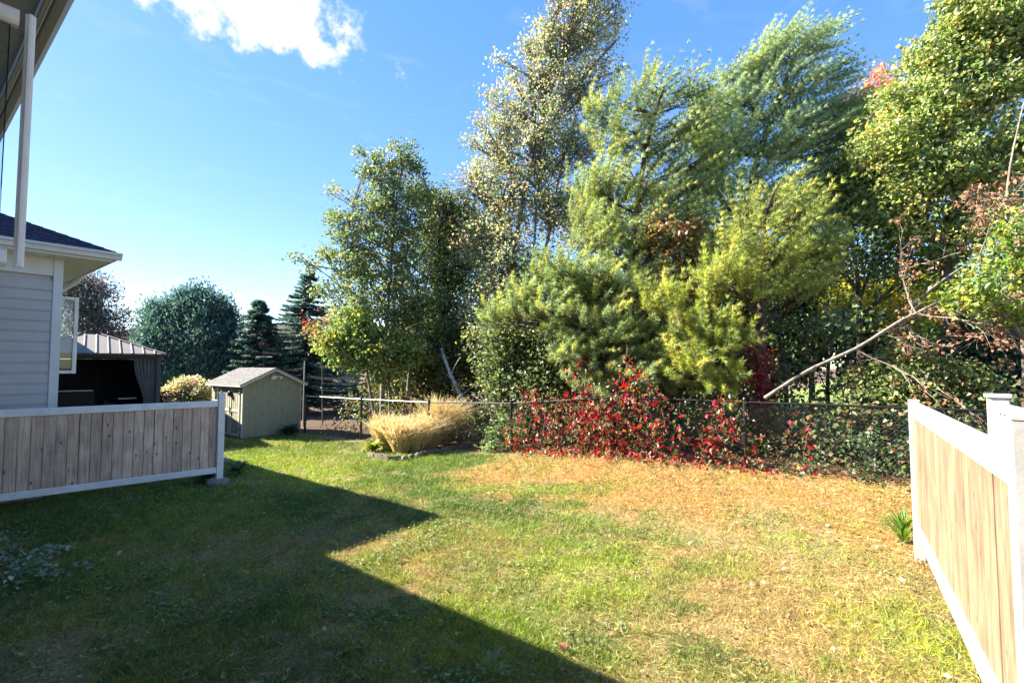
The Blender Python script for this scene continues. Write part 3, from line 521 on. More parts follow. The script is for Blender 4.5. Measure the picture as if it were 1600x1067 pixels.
def ground_pt(px, d): p = P(px, 600, d); return Vector((p.x, p.y, gz(p.x, p.y)-.1))
def leafy(name, label, cat, stems, blobs, barkm, dens, nl, sg, size, pal, group=None, tw=.6, nlimb=2, up=.3, wind=0, edge=.45, flat=.75, var=.2, twr=.012, asp=(.65, .9)):
    bl = B(blobs); root = thing(name, label, cat, stems[0][0][0], group); cl, who = blob_clusters(bl, dens, edge); m = MB()
    for si, (pts, r0, r1) in enumerate(stems):
        tr, rad = trunk_of(m, pts, r0, r1)
        sel = [i for i in range(len(bl)) if i % len(stems) == si]; mask = np.isin(who, sel)
        limbs(m, tr, rad, [bl[i] for i in sel], cl[mask], np.array([sel.index(w) for w in who[mask]]), tw, nlimb, 5, twr)
    m.build('trunk', M[barkm], root, smooth=True); link('crown', crown_mesh('crown', cl, nl, sg, size, pal, up, wind, asp, flat=flat, var=var), M['leaf'], root); return root

G1 = [(4, (.075, .105, .04)), (3, (.10, .13, .05)), (2, (.14, .16, .06)), (.8, (.2, .18, .06))]
# multi-stemmed tree at the left end of the wood
leafy('birch_tree', 'bushy green multi-stemmed tree right of the spruces, yellowing at its foot', 'tree',
      [((ground_pt(597, 17.6), P(600, 560, 17.6), P(612, 400, 17.8), P(615, 270, 18)), .10, .02), ((ground_pt(636, 17.8), P(640, 580, 17.8), P(665, 450, 18), P(690, 330, 18)), .07, .02), ((ground_pt(590, 17.5), P(570, 560, 17.5), P(545, 440, 17.6), P(545, 330, 17.6)), .06, .02)],
      [(612, 270, 34, 18), (585, 330, 45, 18), (640, 330, 45, 18), (550, 400, 45, 17.6), (610, 410, 60, 18), (560, 470, 55, 17.5), (630, 490, 65, 17.6), (535, 350, 26, 17.6), (575, 265, 20, 18), (640, 255, 20, 18), (520, 345, 12, 17.8), (508, 400, 13, 17.6), (562, 238, 11, 18), (615, 226, 11, 18), (640, 232, 12, 18), (522, 300, 11, 17.8), (482, 412, 12, 17.5), (500, 450, 14, 17.5), (668, 300, 14, 18.2), (655, 270, 12, 18.2), (468, 405, 8, 17.5), (590, 250, 12, 18)], 'gbark', 42, 18, .15, .115, G1, wind=.15)
leafy('maple_tree', 'low yellow green maple crown hanging above the wire fence', 'tree',
      [((ground_pt(610, 16.9), P(608, 600, 16.9), P(600, 540, 16.8)), .06, .02)],
      [(545, 555, 34, 16.6), (590, 545, 40, 16.6), (555, 515, 36, 16.7), (640, 555, 30, 16.8), (520, 530, 24, 16.6), (600, 580, 22, 16.5)], 'gbark', 60, 20, .17, .125, [(3, (.13, .165, .045)), (3, (.10, .14, .04)), (.6, (.19, .185, .05)), (.2, (.25, .13, .05))])
leafy('birch_tree', 'darker green tree between the multi-stemmed tree and the tall poplar', 'tree',
      [((ground_pt(690, 19.5), P(692, 540, 19.5), P(695, 400, 19.6), P(690, 310, 19.6)), .12, .02)],
      [(690, 325, 34, 19.6), (680, 380, 48, 19.6), (720, 420, 52, 19.4), (690, 470, 60, 19.2), (715, 540, 62, 18.6), (660, 560, 45, 18.6), (650, 300, 22, 19.6)], 'dbark', 46, 20, .2, .12, [(4, (.06, .085, .035)), (3, (.08, .105, .04)), (1, (.12, .13, .05))])
# the tall poplar
leafy('poplar_tree', 'tallest tree, airy bronze green poplar with pale bare branches', 'tree',
      [((ground_pt(792, 17.5), P(795, 540, 17.4), P(805, 380, 17.2), P(845, 200, 17), P(900, 20, 17)), .15, .02), ((P(795, 560, 17.4), P(770, 430, 17.4), P(765, 300, 17.2), P(790, 190, 17.2)), .07, .015), ((P(797, 540, 17.4), P(850, 400, 17), P(880, 250, 17), P(930, 100, 17)), .08, .015), ((P(797, 560, 17.4), P(830, 430, 16.8), P(840, 280, 16.8), P(850, 130, 16.8)), .07, .015)],
      [(905, 20, 45, 17), (930, 70, 40, 17), (860, 60, 40, 17), (850, 130, 55, 17), (910, 140, 50, 17), (800, 190, 45, 17.2), (770, 250, 42, 17.2), (850, 220, 65, 17), (740, 290, 34, 17.2), (800, 310, 62, 17), (870, 320, 60, 17), (740, 370, 40, 17.2), (800, 400, 62, 17), (780, 480, 62, 17), (850, 440, 50, 17), (910, 230, 45, 17), (830, 70, 26, 17), (960, 20, 25, 17), (770, 150, 18, 17.2), (735, 225, 14, 17.2), (748, 190, 14, 17.2), (718, 310, 14, 17.2), (775, 95, 12, 17.1), (800, 120, 16, 17.1), (965, 60, 12, 17), (970, 110, 12, 17), (945, 180, 14, 17), (880, -40, 40, 17), (930, -30, 40, 17)],
      'gbark', 40, 17, .18, .105, [(4, (.24, .23, .135)), (4, (.165, .185, .095)), (1, (.27, .19, .10)), (1.5, (.10, .13, .06))], tw=.8, nlimb=3, wind=.1, twr=.018)
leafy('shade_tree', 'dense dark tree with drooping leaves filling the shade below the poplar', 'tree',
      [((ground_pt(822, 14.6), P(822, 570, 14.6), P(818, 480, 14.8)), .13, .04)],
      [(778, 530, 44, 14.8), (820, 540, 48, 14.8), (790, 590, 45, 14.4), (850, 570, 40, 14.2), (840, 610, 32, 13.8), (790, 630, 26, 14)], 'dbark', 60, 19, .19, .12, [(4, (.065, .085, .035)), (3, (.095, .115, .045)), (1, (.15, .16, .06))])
# leaning white birch stem
b0, b1 = ground_pt(744, 15.6), P(690, 520, 16.6); m = MB(); tr, rd2 = trunk_of(m, [b0, P(730, 640, 15.7), P(714, 606, 15.9), P(702, 580, 16.2), P(690, 545, 16.6)], .085, .05); tt = thing('leaning_birch', 'white leaning birch stem behind wire fence, right of tan grass', 'tree', b0); m.build('trunk', M['wbark'], tt, smooth=True)
m = MB()
for q in range(4): s = tr[4+q]; e = s+Vector(unit3(1)[0])*.9+UP*.5; m.tube(bez(s, (s+e)/2+UP*.1, e, 3), [.03, .02, .015, .008], 4)
m.build('limb', M['wbark'], tt)

def pine(label, trunk, r0, blobs, dens, pal, windk=1.0, nlen=.15, group='white pines leaning in the wind', nlimb=3, plen=(.32, .72)):
    bl = B(blobs); root = thing('pine_tree', label, 'tree', trunk[0], group); m = MB(); tr, rad = trunk_of(m, trunk, r0, .03, 14)
    zmin = min(c.z-r for c, r in bl); zmax = max(c.z+r for c, r in bl); V, C = [], []
    for c, r in bl:
        n = int(dens*3.0*r*r)+3; ce = np.array(c); dirn = unit3(n); dirn[:, 2] = dirn[:, 2]*.8+.1
        base = ce+dirn*(r*rng.random((n, 1))**.5); hgt = np.clip((base[:, 2:3]-zmin)/(zmax-zmin), 0, 1)
        j = [min(range(15), key=lambda q: abs(tr[q].z-(b[2]-.5))) for b in base]; outw = base-np.array([tr[q] for q in j]); outw[:, 2] *= .3; outw = nrm(outw)
        d0 = nrm(outw*.75+RA*(.2+.7*hgt)*windk+np.array([0, 0, 1.])*(.15+.75*hgt)+rng.normal(0, .38, (n, 3)))
        bend = nrm(RA*.9*windk+np.array([0, 0, .25])+rng.normal(0, .25, (n, 3)))
        pl = rng.uniform(*plen, n)*(.8+.75*hgt[:, 0]**1.5); pc = 1.6*pick(pal, n)*(1+rng.normal(0, .13, (n, 1)))
        nt_ = 6
        for k in range(nt_):
            t = (k+.6)/nt_; pos = base+d0*(pl*t)[:, None]+bend*(pl*t*t*.35)[:, None]; ax = nrm(d0+bend*.7*t); nn = 27
            P_ = np.repeat(pos, nn, 0); A_ = np.repeat(ax, nn, 0); w_ = np.repeat(bend, nn, 0)
            spread = 1.05 if k < nt_-1 else .7
            a2 = nrm(A_+unit3(len(A_))*spread+w_*.3); ln = nlen*rng.uniform(.75, 1.2, len(P_))
            V.append(needles(P_, a2, ln, np.full(len(P_), .0125))); cc = np.repeat(pc*(.85+.35*t), nn, 0); C.append(jit(cc, .16, .05))
        # wood: limbs from trunk into the blob, twigs to every third plume
        for k in range(nlimb):
            q = int(rng.integers(n)); e = Vector(base[q]); s = tr[j[q]]; pts = bez(s, s+(e-s)*.55-UP*.05*(e-s).length, e, 5); rr = min(rad[j[q]]*.45, .05); m.tube(pts, [rr*(1-t*.15) for t in range(6)], 5)
            for w in rng.integers(n, size=max(2, n//(nlimb*2))): t = Vector(base[w]); b = pts[int(rng.integers(2, 6))]; e2 = t+Vector(d0[w])*float(pl[w]*.8); m.tube([b, (b+t)/2+UP*.04, t, e2], [.013, .011, .009, .004], 3)
    m.build('trunk', M['pbark'], root, smooth=True); link('crown', npmesh('crown', np.concatenate(V), 3, np.concatenate(C)), M['needle'], root); return root
PA = [(3, (.21, .255, .095)), (3, (.15, .20, .085)), (2, (.27, .29, .085))]; PB = [(3, (.24, .30, .15)), (3, (.18, .24, .125)), (1, (.29, .33, .12))]; PC = [(3, (.225, .255, .06)), (2, (.16, .20, .06)), (1, (.29, .29, .07))]
pine('large white pine with tufted plumes swept up to the right, highest of the pines', [ground_pt(1150, 15.5), P(1150, 500, 15.5), P(1170, 300, 15.2), P(1230, 120, 15), P(1260, 50, 15)], .17,
     [(1225, 70, 26, 15), (1270, 60, 20, 15), (1180, 120, 30, 15), (1200, 105, 42, 15), (1250, 85, 36, 15), (1160, 165, 48, 15), (1230, 165, 55, 15), (1290, 130, 34, 15), (1130, 230, 50, 15), (1200, 240, 62, 14.8), (1275, 220, 58, 15), (1110, 300, 50, 15), (1190, 320, 62, 14.6), (1280, 300, 60, 15), (1330, 240, 40, 15), (1340, 320, 48, 15), (1250, 380, 55, 14.8), (1105, 175, 34, 15), (1090, 215, 34, 15), (1140, 130, 22, 15), (1320, 180, 36, 15), (1350, 270, 40, 15), (1300, 190, 40, 15), (1100, 240, 30, 15)], 36, PB, 1.15)
pine('left white pine reaching over wire fence with drooping lower plumes', [ground_pt(985, 13.6), P(985, 540, 13.6), P(990, 380, 13.6), P(1010, 230, 13.8), P(1040, 130, 14)], .15,
     [(1030, 150, 26, 14), (1000, 185, 34, 14), (1070, 150, 26, 14), (960, 230, 42, 13.8), (1030, 240, 50, 13.8), (930, 300, 46, 13.6), (1000, 310, 58, 13.4), (1075, 300, 55, 13.8), (930, 375, 52, 13.4), (1000, 390, 55, 13.2), (870, 440, 44, 13), (940, 450, 58, 12.8), (1020, 460, 55, 12.8), (1090, 400, 50, 13.4), (810, 480, 36, 13), (870, 500, 40, 12.6), (950, 520, 55, 12.4), (1030, 540, 52, 12.2), (900, 560, 42, 12.2), (985, 590, 48, 12), (1060, 590, 42, 12), (930, 610, 30, 12), (770, 500, 26, 13.4), (925, 195, 24, 13.8), (1070, 205, 34, 13.8), (1100, 260, 36, 13.6), (1060, 350, 40, 13.2), (930, 470, 40, 13.6), (1010, 470, 40, 13.8), (1080, 470, 36, 13.6), (960, 160, 18, 13.8), (1010, 130, 16, 14)], 36, PA, .9)
pine('front white pine with dark trunk and yellow green needles, right of the vines', [ground_pt(1190, 11.6), P(1190, 560, 11.6), P(1192, 440, 11.6), P(1196, 340, 11.8), P(1215, 290, 12)], .14,
     [(1215, 315, 26, 12), (1180, 350, 38, 11.8), (1240, 355, 40, 11.8), (1150, 400, 44, 11.4), (1215, 405, 46, 11.4), (1270, 400, 36, 11.8), (1120, 450, 42, 11.2), (1180, 460, 40, 11.2), (1240, 450, 36, 11.4), (1090, 520, 46, 11), (1140, 530, 40, 10.9), (1080, 580, 38, 10.9), (1130, 600, 34, 10.8), (1040, 480, 36, 11.4)], 36, PC, .45)
# right-hand maples and other broadleaf trees
MP = [(4, (.145, .185, .06)), (3, (.22, .24, .075)), (2, (.09, .13, .045)), (1, (.30, .26, .09))]
leafy('maple_tree', 'tall yellow green maple crown filling the upper right corner', 'tree',
      [((ground_pt(1480, 12.6), P(1480, 450, 12.6), P(1500, 250, 12.4), P(1530, 60, 12.2)), .14, .03)],
      [(1560, 30, 55, 12), (1500, 60, 50, 12.2), (1450, 100, 42, 12.4), (1590, 110, 60, 12), (1520, 150, 62, 12.2), (1440, 180, 55, 12.4), (1400, 160, 30, 12.6), (1380, 230, 52, 12.6), (1460, 260, 62, 12.4), (1550, 240, 62, 12), (1400, 320, 58, 12.8), (1480, 350, 58, 12.4), (1570, 330, 55, 12), (1620, 60, 60, 12), (1620, 220, 60, 12), (1600, -50, 60, 12), (1520, 10, 32, 12), (1480, 5, 20, 12)], 'gbark', 72, 19, .16, .115, MP, tw=.5, var=.24)
leafy('maple_tree', 'dark green maple with forked stem behind broken limb, gaps of sky through it', 'tree',
      [((ground_pt(1342, 14), P(1342, 480, 14), P(1338, 420, 14), P(1320, 330, 14)), .09, .03), ((P(1342, 470, 14), P(1370, 400, 14), P(1410, 330, 14)), .05, .02)],
      [(1330, 330, 46, 14), (1400, 350, 46, 14), (1290, 400, 30, 14), (1370, 400, 42, 14.2), (1450, 410, 46, 13.6), (1310, 270, 40, 14), (1360, 215, 34, 14), (1340, 270, 36, 14), (1390, 270, 36, 13.8)], 'dbark', 40, 18, .19, .125, [(4, (.10, .13, .045)), (2, (.13, .16, .05)), (1, (.2, .2, .06))])
leafy('maple_tree', 'bright yellow leaved young tree low behind the broken limb', 'tree',
      [((ground_pt(1400, 16), P(1400, 560, 16), P(1405, 470, 16)), .05, .02)],
      [(1380, 460, 40, 16), (1440, 450, 40, 16), (1340, 450, 30, 16.2), (1420, 500, 36, 15.8), (1490, 480, 30, 15.8), (1310, 470, 24, 16)], 'dbark', 40, 18, .2, .13, [(3, (.32, .28, .04)), (2, (.2, .21, .04)), (1, (.12, .15, .04))])
leafy('maple_tree', 'small green tree at right edge beside the bare twigs', 'tree',
      [((ground_pt(1600, 9.8), P(1600, 560, 9.8), P(1590, 440, 9.8)), .06, .02)],
      [(1575, 400, 40, 9.6), (1600, 350, 38, 9.8), (1530, 440, 34, 9.1), (1490, 470, 20, 9.2), (1590, 460, 46, 9.6), (1640, 420, 50, 9.8), (1550, 480, 26, 9.4)], 'gbark', 72, 18, .14, .105, [(3, (.12, .18, .035)), (2, (.2, .22, .04)), (2, (.08, .13, .03))])
leafy('oak_tree', 'small orange leaved oak between the two pines', 'tree', [((ground_pt(1062, 13.2), P(1062, 560, 13.2), P(1055, 390, 12.8)), .05, .02)],
      [(1045, 375, 34, 12.5), (1075, 355, 22, 12.6), (1015, 350, 20, 12.5), (1085, 400, 24, 12.4), (1055, 420, 20, 12.3), (1090, 440, 16, 12.2)], 'dbark', 52, 16, .15, .13, [(2, (.20, .10, .04)), (2, (.22, .14, .055)), (2, (.14, .12, .045)), (2, (.10, .12, .04))])
leafy('red_maple', 'red topped maple showing between highest pine and yellow green maple', 'tree', [((ground_pt(1365, 17.5), P(1365, 350, 17.5), P(1362, 130, 17.5)), .1, .02)],
      [(1350, 150, 26, 17.5), (1372, 115, 16, 17.5), (1395, 140, 20, 17.5), (1340, 190, 30, 17.5), (1390, 200, 34, 17.5)], 'gbark', 30, 14, .2, .13, [(2, (.42, .08, .06)), (2, (.4, .2, .09)), (3, (.2, .19, .06))])
# broken limb hung down to the fence
BL = thing('broken_limb', 'long bare pale limb broken down across the shrubs, brown dead leaves', 'fallen limb', P(1205, 615, 9.8))
m = MB(); q, rd2 = trunk_of(m, [P(1195, 622, 9.9), P(1260, 580, 9.8), P(1340, 543, 9.7), P(1400, 505, 9.6), P(1460, 475, 9.6), P(1505, 440, 9.7), P(1570, 375, 10), P(1610, 300, 10.4)], .033, .02, 18, 8); m.build('trunk', M['dead'], BL, smooth=True)
m = MB(); tips = []
def twigs(s, dirv, ln, r, lev):
    n = 4; pts = [s]; d = Vector(dirv).normalized()
    for i in range(n): d = (d+Vector(unit3(1)[0])*.28-UP*.05).normalized(); pts.append(pts[-1]+d*(ln/n))
    m.tube(pts, [max(r*(1-i/(n+.7)), .003) for i in range(n+1)], 4)
    if lev:
        for k in range(4):
            i = int(rng.integers(1, n+1)); twigs(pts[i], d+Vector(unit3(1)[0])*.8, ln*.6, r*.5, lev-1)
    else: tips.append(pts[-1]); tips.append(pts[-2])
for i, (dx, dz) in ((6, (.9, .5)), (7, (1, -.15)), (8, (1, .2)), (8, (1, -.5)), (9, (.8, -.3)), (9, (-.3, .8)), (11, (1, -.2)), (12, (.3, -.8)), (13, (.9, .5)), (10, (1, -.1)), (14, (-.4, .9)), (15, (.3, .9)), (16, (-.9, .3)), (16, (.2, .9)), (5, (.6, -.6)), (17, (-.6, .6))):
    twigs(q[i], RGT*dx+UP*dz-FWD*float(rng.uniform(-.1, .6)), float(rng.uniform(.7, 1.5)), .02, 2)
m.build('twigs', M['dead'], BL, kind='stuff')
tp_ = np.array([tuple(t) for t in tips]); tp_ = tp_[rng.random(len(tp_)) < .42]; link('dead_leaves', crown_mesh('dead_leaves', tp_, 6, .07, .085, [(3, (.12, .065, .04)), (2, (.16, .085, .05)), (1, (.10, .07, .04))], 0), M['litter'], BL, kind='stuff')
GL = thing('broken_limb', 'thinner grey limb hanging just above the long pale limb', 'fallen limb', P(1420, 480, 10.4))
m = MB(); trunk_of(m, [P(1425, 478, 10.4), P(1470, 440, 10.4), P(1530, 400, 10.5), P(1590, 345, 10.7)], .03, .022, 8, 6); m.build('trunk', M['gbark'], GL)
# bare vertical stem at the right edge
m = MB(); trunk_of(m, [P(1575, 470, 10.8), P(1572, 330, 10.8), P(1580, 250, 10.8), P(1600, 160, 10.9)], .03, .012, 8, 6); tt = thing('bare_sapling', 'pale bare sapling stem at right edge above broken limb', 'tree', P(1575, 470, 10.8)); m.build('trunk', M['dead'], tt)

# conifers at left
def spruce(label, px, pyt, d, width, pal, group='spruces behind the shed'):
    b = ground_pt(px, d); top = P(px, pyt, d); Hh = top.z-b.z; root = thing('spruce_tree', label, 'tree', b, group); m = MB(); trunk_of(m, [b, b+(top-b)*.5, top], .12, .01, 6, 6); V, C = [], []
    nb = 380; t = np.sort(rng.random(nb)**1.15)
    for k in range(nb):
        z = .08+.9*t[k]; ln = width*1.15*(1-z)**.85*rng.uniform(.8, 1.15)+.12; a = rng.uniform(0, 6.283); out = np.array([math.cos(a), math.sin(a), 0]); s = np.array(b)+np.array([0, 0, Hh*z])
        nn = int(26+ln*46); u_ = rng.random(nn)**.7; pos = s+out*(u_*ln)[:, None]+np.array([0, 0, 1])*((-.28*u_*ln+.22*u_*u_*ln))[:, None]
        side = np.cross(out, [0, 0, 1]); ax = nrm(out*.6+side*rng.choice([-1, 1], nn)[:, None]*.9+np.array([0, 0, -.25])+rng.normal(0, .3, (nn, 3))); l_ = rng.uniform(.12, .3, nn)*(1.1-.5*u_)
        V.append(needles(pos, ax, l_, np.full(nn, .07))); C.append(jit(1.5*np.repeat(pick(pal, 1), nn, 0)*(.8+.4*u_)[:, None], .2))
        V.append(needles(pos[::2], nrm(out+rng.normal(0, .25, (len(pos[::2]), 3))+np.array([0, 0, .25])), l_[::2]*.8, np.full(len(pos[::2]), .045))); C.append(jit(1.6*np.repeat(pick(pal, 1), len(pos[::2]), 0), .2))
    m.build('trunk', M['dbark'], root); link('crown', npmesh('crown', np.concatenate(V), 3, np.concatenate(C)), M['needle'], root)
SP = [(3, (.045, .085, .075)), (2, (.06, .105, .085)), (1, (.085, .125, .08))]
spruce('smaller pointed blue green spruce rising above the shed roof', 402, 466, 23, 2.0, SP)
spruce('taller blue green spruce right of the shed against the leafy trees', 478, 418, 24.5, 2.7, SP)
CE = [(3, (.03, .06, .055)), (2, (.04, .075, .06)), (1, (.055, .09, .06))]
for lab, bls, px in (('broad dark cedar left of the shed, left half of its clump', [(262, 505, 32, 24), (255, 545, 36, 23.6), (280, 530, 40, 23.8), (285, 490, 22, 24), (270, 585, 40, 23.6), (248, 580, 26, 23.4), (300, 580, 34, 23.6), (300, 464, 8, 24), (284, 470, 8, 24), (250, 494, 9, 24), (268, 476, 8, 24), (236, 522, 9, 24)], 268),
                     ('broad dark cedar nearest the smaller spruce, right half of its clump', [(320, 500, 36, 24), (345, 505, 26, 24), (330, 545, 42, 23.6), (355, 545, 26, 23.8), (310, 470, 18, 24), (335, 585, 40, 23.4), (300, 525, 34, 24), (362, 585, 22, 23.6), (322, 460, 8, 24), (344, 478, 9, 24), (362, 512, 9, 24), (356, 492, 7, 24)], 330)):
    leafy('cedar_tree', lab, 'tree', [((ground_pt(px, 24.2), P(px, 560, 24.2), P(px, 500, 24.2)), .12, .03)], bls, 'dbark', 60, 30, .22, .22, CE, 'cedars beside the shed', up=1.4, edge=.4, var=.25, flat=1.2, asp=(.25, .4))
leafy('plum_tree', 'dark tree with reddish top behind the gazebo roof', 'tree', [((ground_pt(150, 26), P(150, 540, 26), P(140, 460, 26)), .14, .03)],
      [(135, 445, 26, 26), (110, 470, 40, 26), (150, 480, 36, 26), (170, 510, 34, 26), (120, 520, 42, 26), (180, 540, 26, 26), (165, 455, 16, 26), (90, 440, 30, 26)], 'dbark', 30, 22, .28, .18, [(3, (.05, .065, .06)), (2, (.08, .06, .06)), (1, (.13, .07, .065))], up=.6, asp=(.3, .5))
leafy('flowering_shrub', 'round clipped shrub with pale sunlit top beside the shed', 'shrub', [((ground_pt(296, 17.6), P(296, 640, 17.6)), .04, .02)],
      [(296, 618, 30, 17.6), (272, 622, 26, 17.6), (320, 622, 26, 17.6), (290, 606, 18, 17.6), (306, 606, 17, 17.6), (296, 650, 34, 17.6)], 'dbark', 110, 20, .1, .085, [(2, (.38, .34, .22)), (3, (.16, .17, .07)), (1, (.4, .26, .2))])
leafy('red_shrub', 'thin red leaved sapling in front of the taller spruce', 'shrub', [((ground_pt(505, 19), P(503, 560, 19), P(500, 510, 19)), .018, .008)],
      [(500, 515, 20, 19), (484, 510, 12, 19), (515, 530, 14, 18.8), (515, 500, 12, 19)], 'gbark', 40, 12, .16, .12, [(2, (.2, .06, .05)), (2, (.18, .11, .07)), (2, (.09, .10, .04))])
# understory shrubs behind the fence on the right, far wood
leafy('green_shrub', 'leafy shrub with pale edged leaves just beyond the right fence top', 'shrub', [((ground_pt(1450, 10.2), P(1450, 640, 10.2)), .04, .02)],
      [(1420, 590, 44, 10), (1470, 600, 46, 10), (1510, 610, 44, 10), (1390, 620, 36, 10), (1450, 650, 48, 10), (1540, 630, 36, 9.8), (1410, 560, 26, 10), (1350, 590, 30, 10.4)], 'stem', 110, 17, .13, .085, [(3, (.10, .13, .04)), (2, (.16, .17, .06)), (2, (.06, .09, .03)), (.6, (.25, .2, .07))])
leafy('dark_cedar', 'dark rounded evergreen in the shade at right edge', 'tree', [((ground_pt(1560, 11.6), P(1560, 560, 11.6), P(1560, 540, 11.6)), .08, .03)],
      [(1530, 530, 40, 11.5), (1570, 540, 50, 11.5), (1600, 520, 46, 11.5), (1550, 590, 50, 11.4), (1600, 590, 50, 11.4), (1510, 560, 30, 11.4)], 'dbark', 90, 22, .16, .11, [(3, (.03, .055, .035)), (1, (.045, .07, .04))], up=1)
leafy('green_shrub', 'shaded low shrub at foot of the wire fence near right fence', 'shrub', [((ground_pt(1350, 9.6), P(1350, 690, 9.6)), .03, .015)],
      [(1330, 690, 30, 9.5), (1370, 700, 34, 9.3), (1400, 680, 34, 9.4), (1300, 680, 24, 9.8), (1420, 720, 30, 9), (1380, 740, 22, 8.9)], 'stem', 42, 13, .14, .10, [(3, (.05, .085, .035)), (2, (.08, .12, .05))])
leafy('green_shrub', 'pale green bush at left end of the red vines', 'shrub', [((ground_pt(775, 13.4), P(775, 680, 13.4)), .03, .015)],
      [(775, 680, 18, 13.2), (790, 665, 18, 13.2), (800, 685, 16, 13), (765, 695, 12, 13)], 'stem', 130, 14, .11, .085, [(3, (.14, .19, .08)), (2, (.09, .13, .05))])
SL = ('dark slender trunk just right of the front pine trunk', 'dark trunk midway between the pine trunk and the right fence', 'forked slender tree beyond the wire fence, thickest left of the right fence', 'slender trunk far back in the wood behind the vines', 'dark trunk under the left pine plumes, behind the red vines')
for (px, d, r), lab in zip(((1228, 12.5, .07), (1295, 13, .06), (1320, 10.9, .085), (1265, 14.5, .1), (905, 14, .08)), SL):
    b = ground_pt(px, d); t = P(px+float(rng.normal(0, 12)), 480, d+.4); root = thing('slender_tree', lab, 'tree', b); m = MB(); tr, rad = trunk_of(m, [b, b+(t-b)*.5+RGT*float(rng.normal(0, .12)), t], r, r*.55, 8, 7); m.build('trunk', M['dbark'], root, smooth=True); m = MB(); tips = []
    for k in range(9):
        q0 = tr[int(rng.integers(3, 9))]; e = q0+Vector(unit3(1)[0])*1.1+UP*.7; m.tube(bez(q0, (q0+e)/2, e, 3), [.02, .015, .01, .006], 4); tips.append(tuple(e))
    m.build('limb', M['dbark'], root); link('crown', crown_mesh('crown', np.array(tips), 70, .3, .11, [(3, (.05, .08, .03)), (1, (.1, .12, .04))]), M['leaf'], root)
bl = []
for i in range(165):
    px = rng.uniform(575, 1750); d = rng.uniform(19, 27) if px < 1150 else rng.uniform(18, 26); top = 480 if px < 700 else 330
    bl.append((px, (rng.uniform(top, 640) if i % 2 else rng.uniform(520, 650)) if px < 1180 else rng.uniform(470, 610), rng.uniform(28, 60), d))
bl += [(q, rng.uniform(420, 540), 55, rng.uniform(18, 21)) for q in range(880, 1320, 22)]
bl = B(bl); cl, who = blob_clusters(bl, 14, .5); link('far_wood', crown_mesh('far_wood', cl, 20, .3, .22, [(3, (.06, .075, .03)), (2, (.09, .10, .035)), (1, (.11, .08, .04))]), M['leaf'], kind='stuff')
# shaded undergrowth right behind the fence
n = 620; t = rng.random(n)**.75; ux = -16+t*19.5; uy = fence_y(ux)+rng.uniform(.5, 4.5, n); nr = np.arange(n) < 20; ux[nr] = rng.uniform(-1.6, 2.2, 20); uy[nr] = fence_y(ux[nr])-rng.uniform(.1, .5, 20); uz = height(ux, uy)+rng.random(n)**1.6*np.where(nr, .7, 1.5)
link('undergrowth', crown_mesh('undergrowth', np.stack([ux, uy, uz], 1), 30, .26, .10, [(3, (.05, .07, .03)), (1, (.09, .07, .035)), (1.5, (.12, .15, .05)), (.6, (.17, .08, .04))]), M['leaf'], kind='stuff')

# ------------------------------------------------------------------ red creeper on the wire fence
VN = thing('creeper_vine', 'red and green creeper climbing the wire fence below the pines', 'vine', (-5, 10.0, .3))
m = MB(); anchors = []
for i in range(48):
    x = float(rng.choice([rng.uniform(-7.4, -4.2), rng.uniform(-7, -2.4), rng.uniform(-4, -1.0)], p=[.5, .4, .1])); y = float(fence_y(x))-.05; pts = [Vector((x, y-.08, gz(x, y)))]; top = float(rng.uniform(.3, 1.35) if rng.random() < .8 else rng.uniform(1.4, 2.1))
    while pts[-1].z-pts[0].z < top: pts.append(pts[-1]+Vector((float(rng.normal(0, .1)), float(rng.normal(0, .04)), .14)))
    m.tube(pts, [.009]*len(pts), 3); anchors += [tuple(p) for p in pts]
m.build('stems', M['stem'], VN, kind='stuff'); an = np.array(anchors)
VP = [(3, (.52, .05, .055)), (1.2, (.30, .03, .045)), (1, (.44, .15, .07)), (2.4, (.12, .14, .05)), (1.4, (.2, .19, .07)), (1.4, (.19, .10, .06)), (.6, (.14, .035, .04))]
def leafmesh(ln, c, seed):
    a = np.array([[0, 0, 0]]*5, float); ang = np.radians([-70, -35, 0, 35, 70]); ax = np.stack([np.sin(ang), np.cos(ang), np.full(5, -.25)], 1); l_ = ln*np.array([.62, .85, 1, .85, .62])
    me = npmesh('leaf', leaves(a, ax, np.array([[0, 0, 1.]]*5)+unit3(5)*.3, l_, l_*.5, .2), 3, jit(np.repeat([c], 10, 0), .1)); me.materials.append(M['leaf']); return me
vm = [leafmesh(.105, np.array(c)*s, 0) for w, c in VP for s in (1, .75)]; vw = np.repeat([w for w, c in VP], 2).astype(float); vw /= vw.sum()
for i in range(290):
    p = an[rng.integers(len(an))]+rng.normal(0, 1, 3)*np.array([.1, .05, .07])+np.array([0, -.1-.15*rng.random(), 0])
    o = bpy.data.objects.new('leaf', vm[rng.choice(len(vm), p=vw)]); COL.objects.link(o); o.location = p; o.rotation_euler = (float(rng.normal(2.2, .5)), float(rng.normal(0, .4)), float(rng.normal(0, .7))); o.scale = (float(rng.uniform(.8, 1.4)),)*3; o.parent = VN; o.matrix_parent_inverse = VN.matrix_basis.inverted()
n = 3900; p = an[rng.integers(len(an), size=n)]+rng.normal(0, 1, (n, 3))*np.array([.16, .14, .1]); gq = rng.random(n) < .26; gx_ = rng.triangular(-7.2, -6, -.4, n); p[gq] = np.stack([gx_, fence_y(gx_)-.1-np.abs(rng.normal(0, .38, n)), np.zeros(n)], 1)[gq]; p[gq, 2] = height(p[gq, 0], p[gq, 1])+.03+.16*rng.random(gq.sum())**2; p[:, 2] = np.maximum(p[:, 2], height(p[:, 0], p[:, 1])+.03); ln = rng.uniform(.05, .14, n)
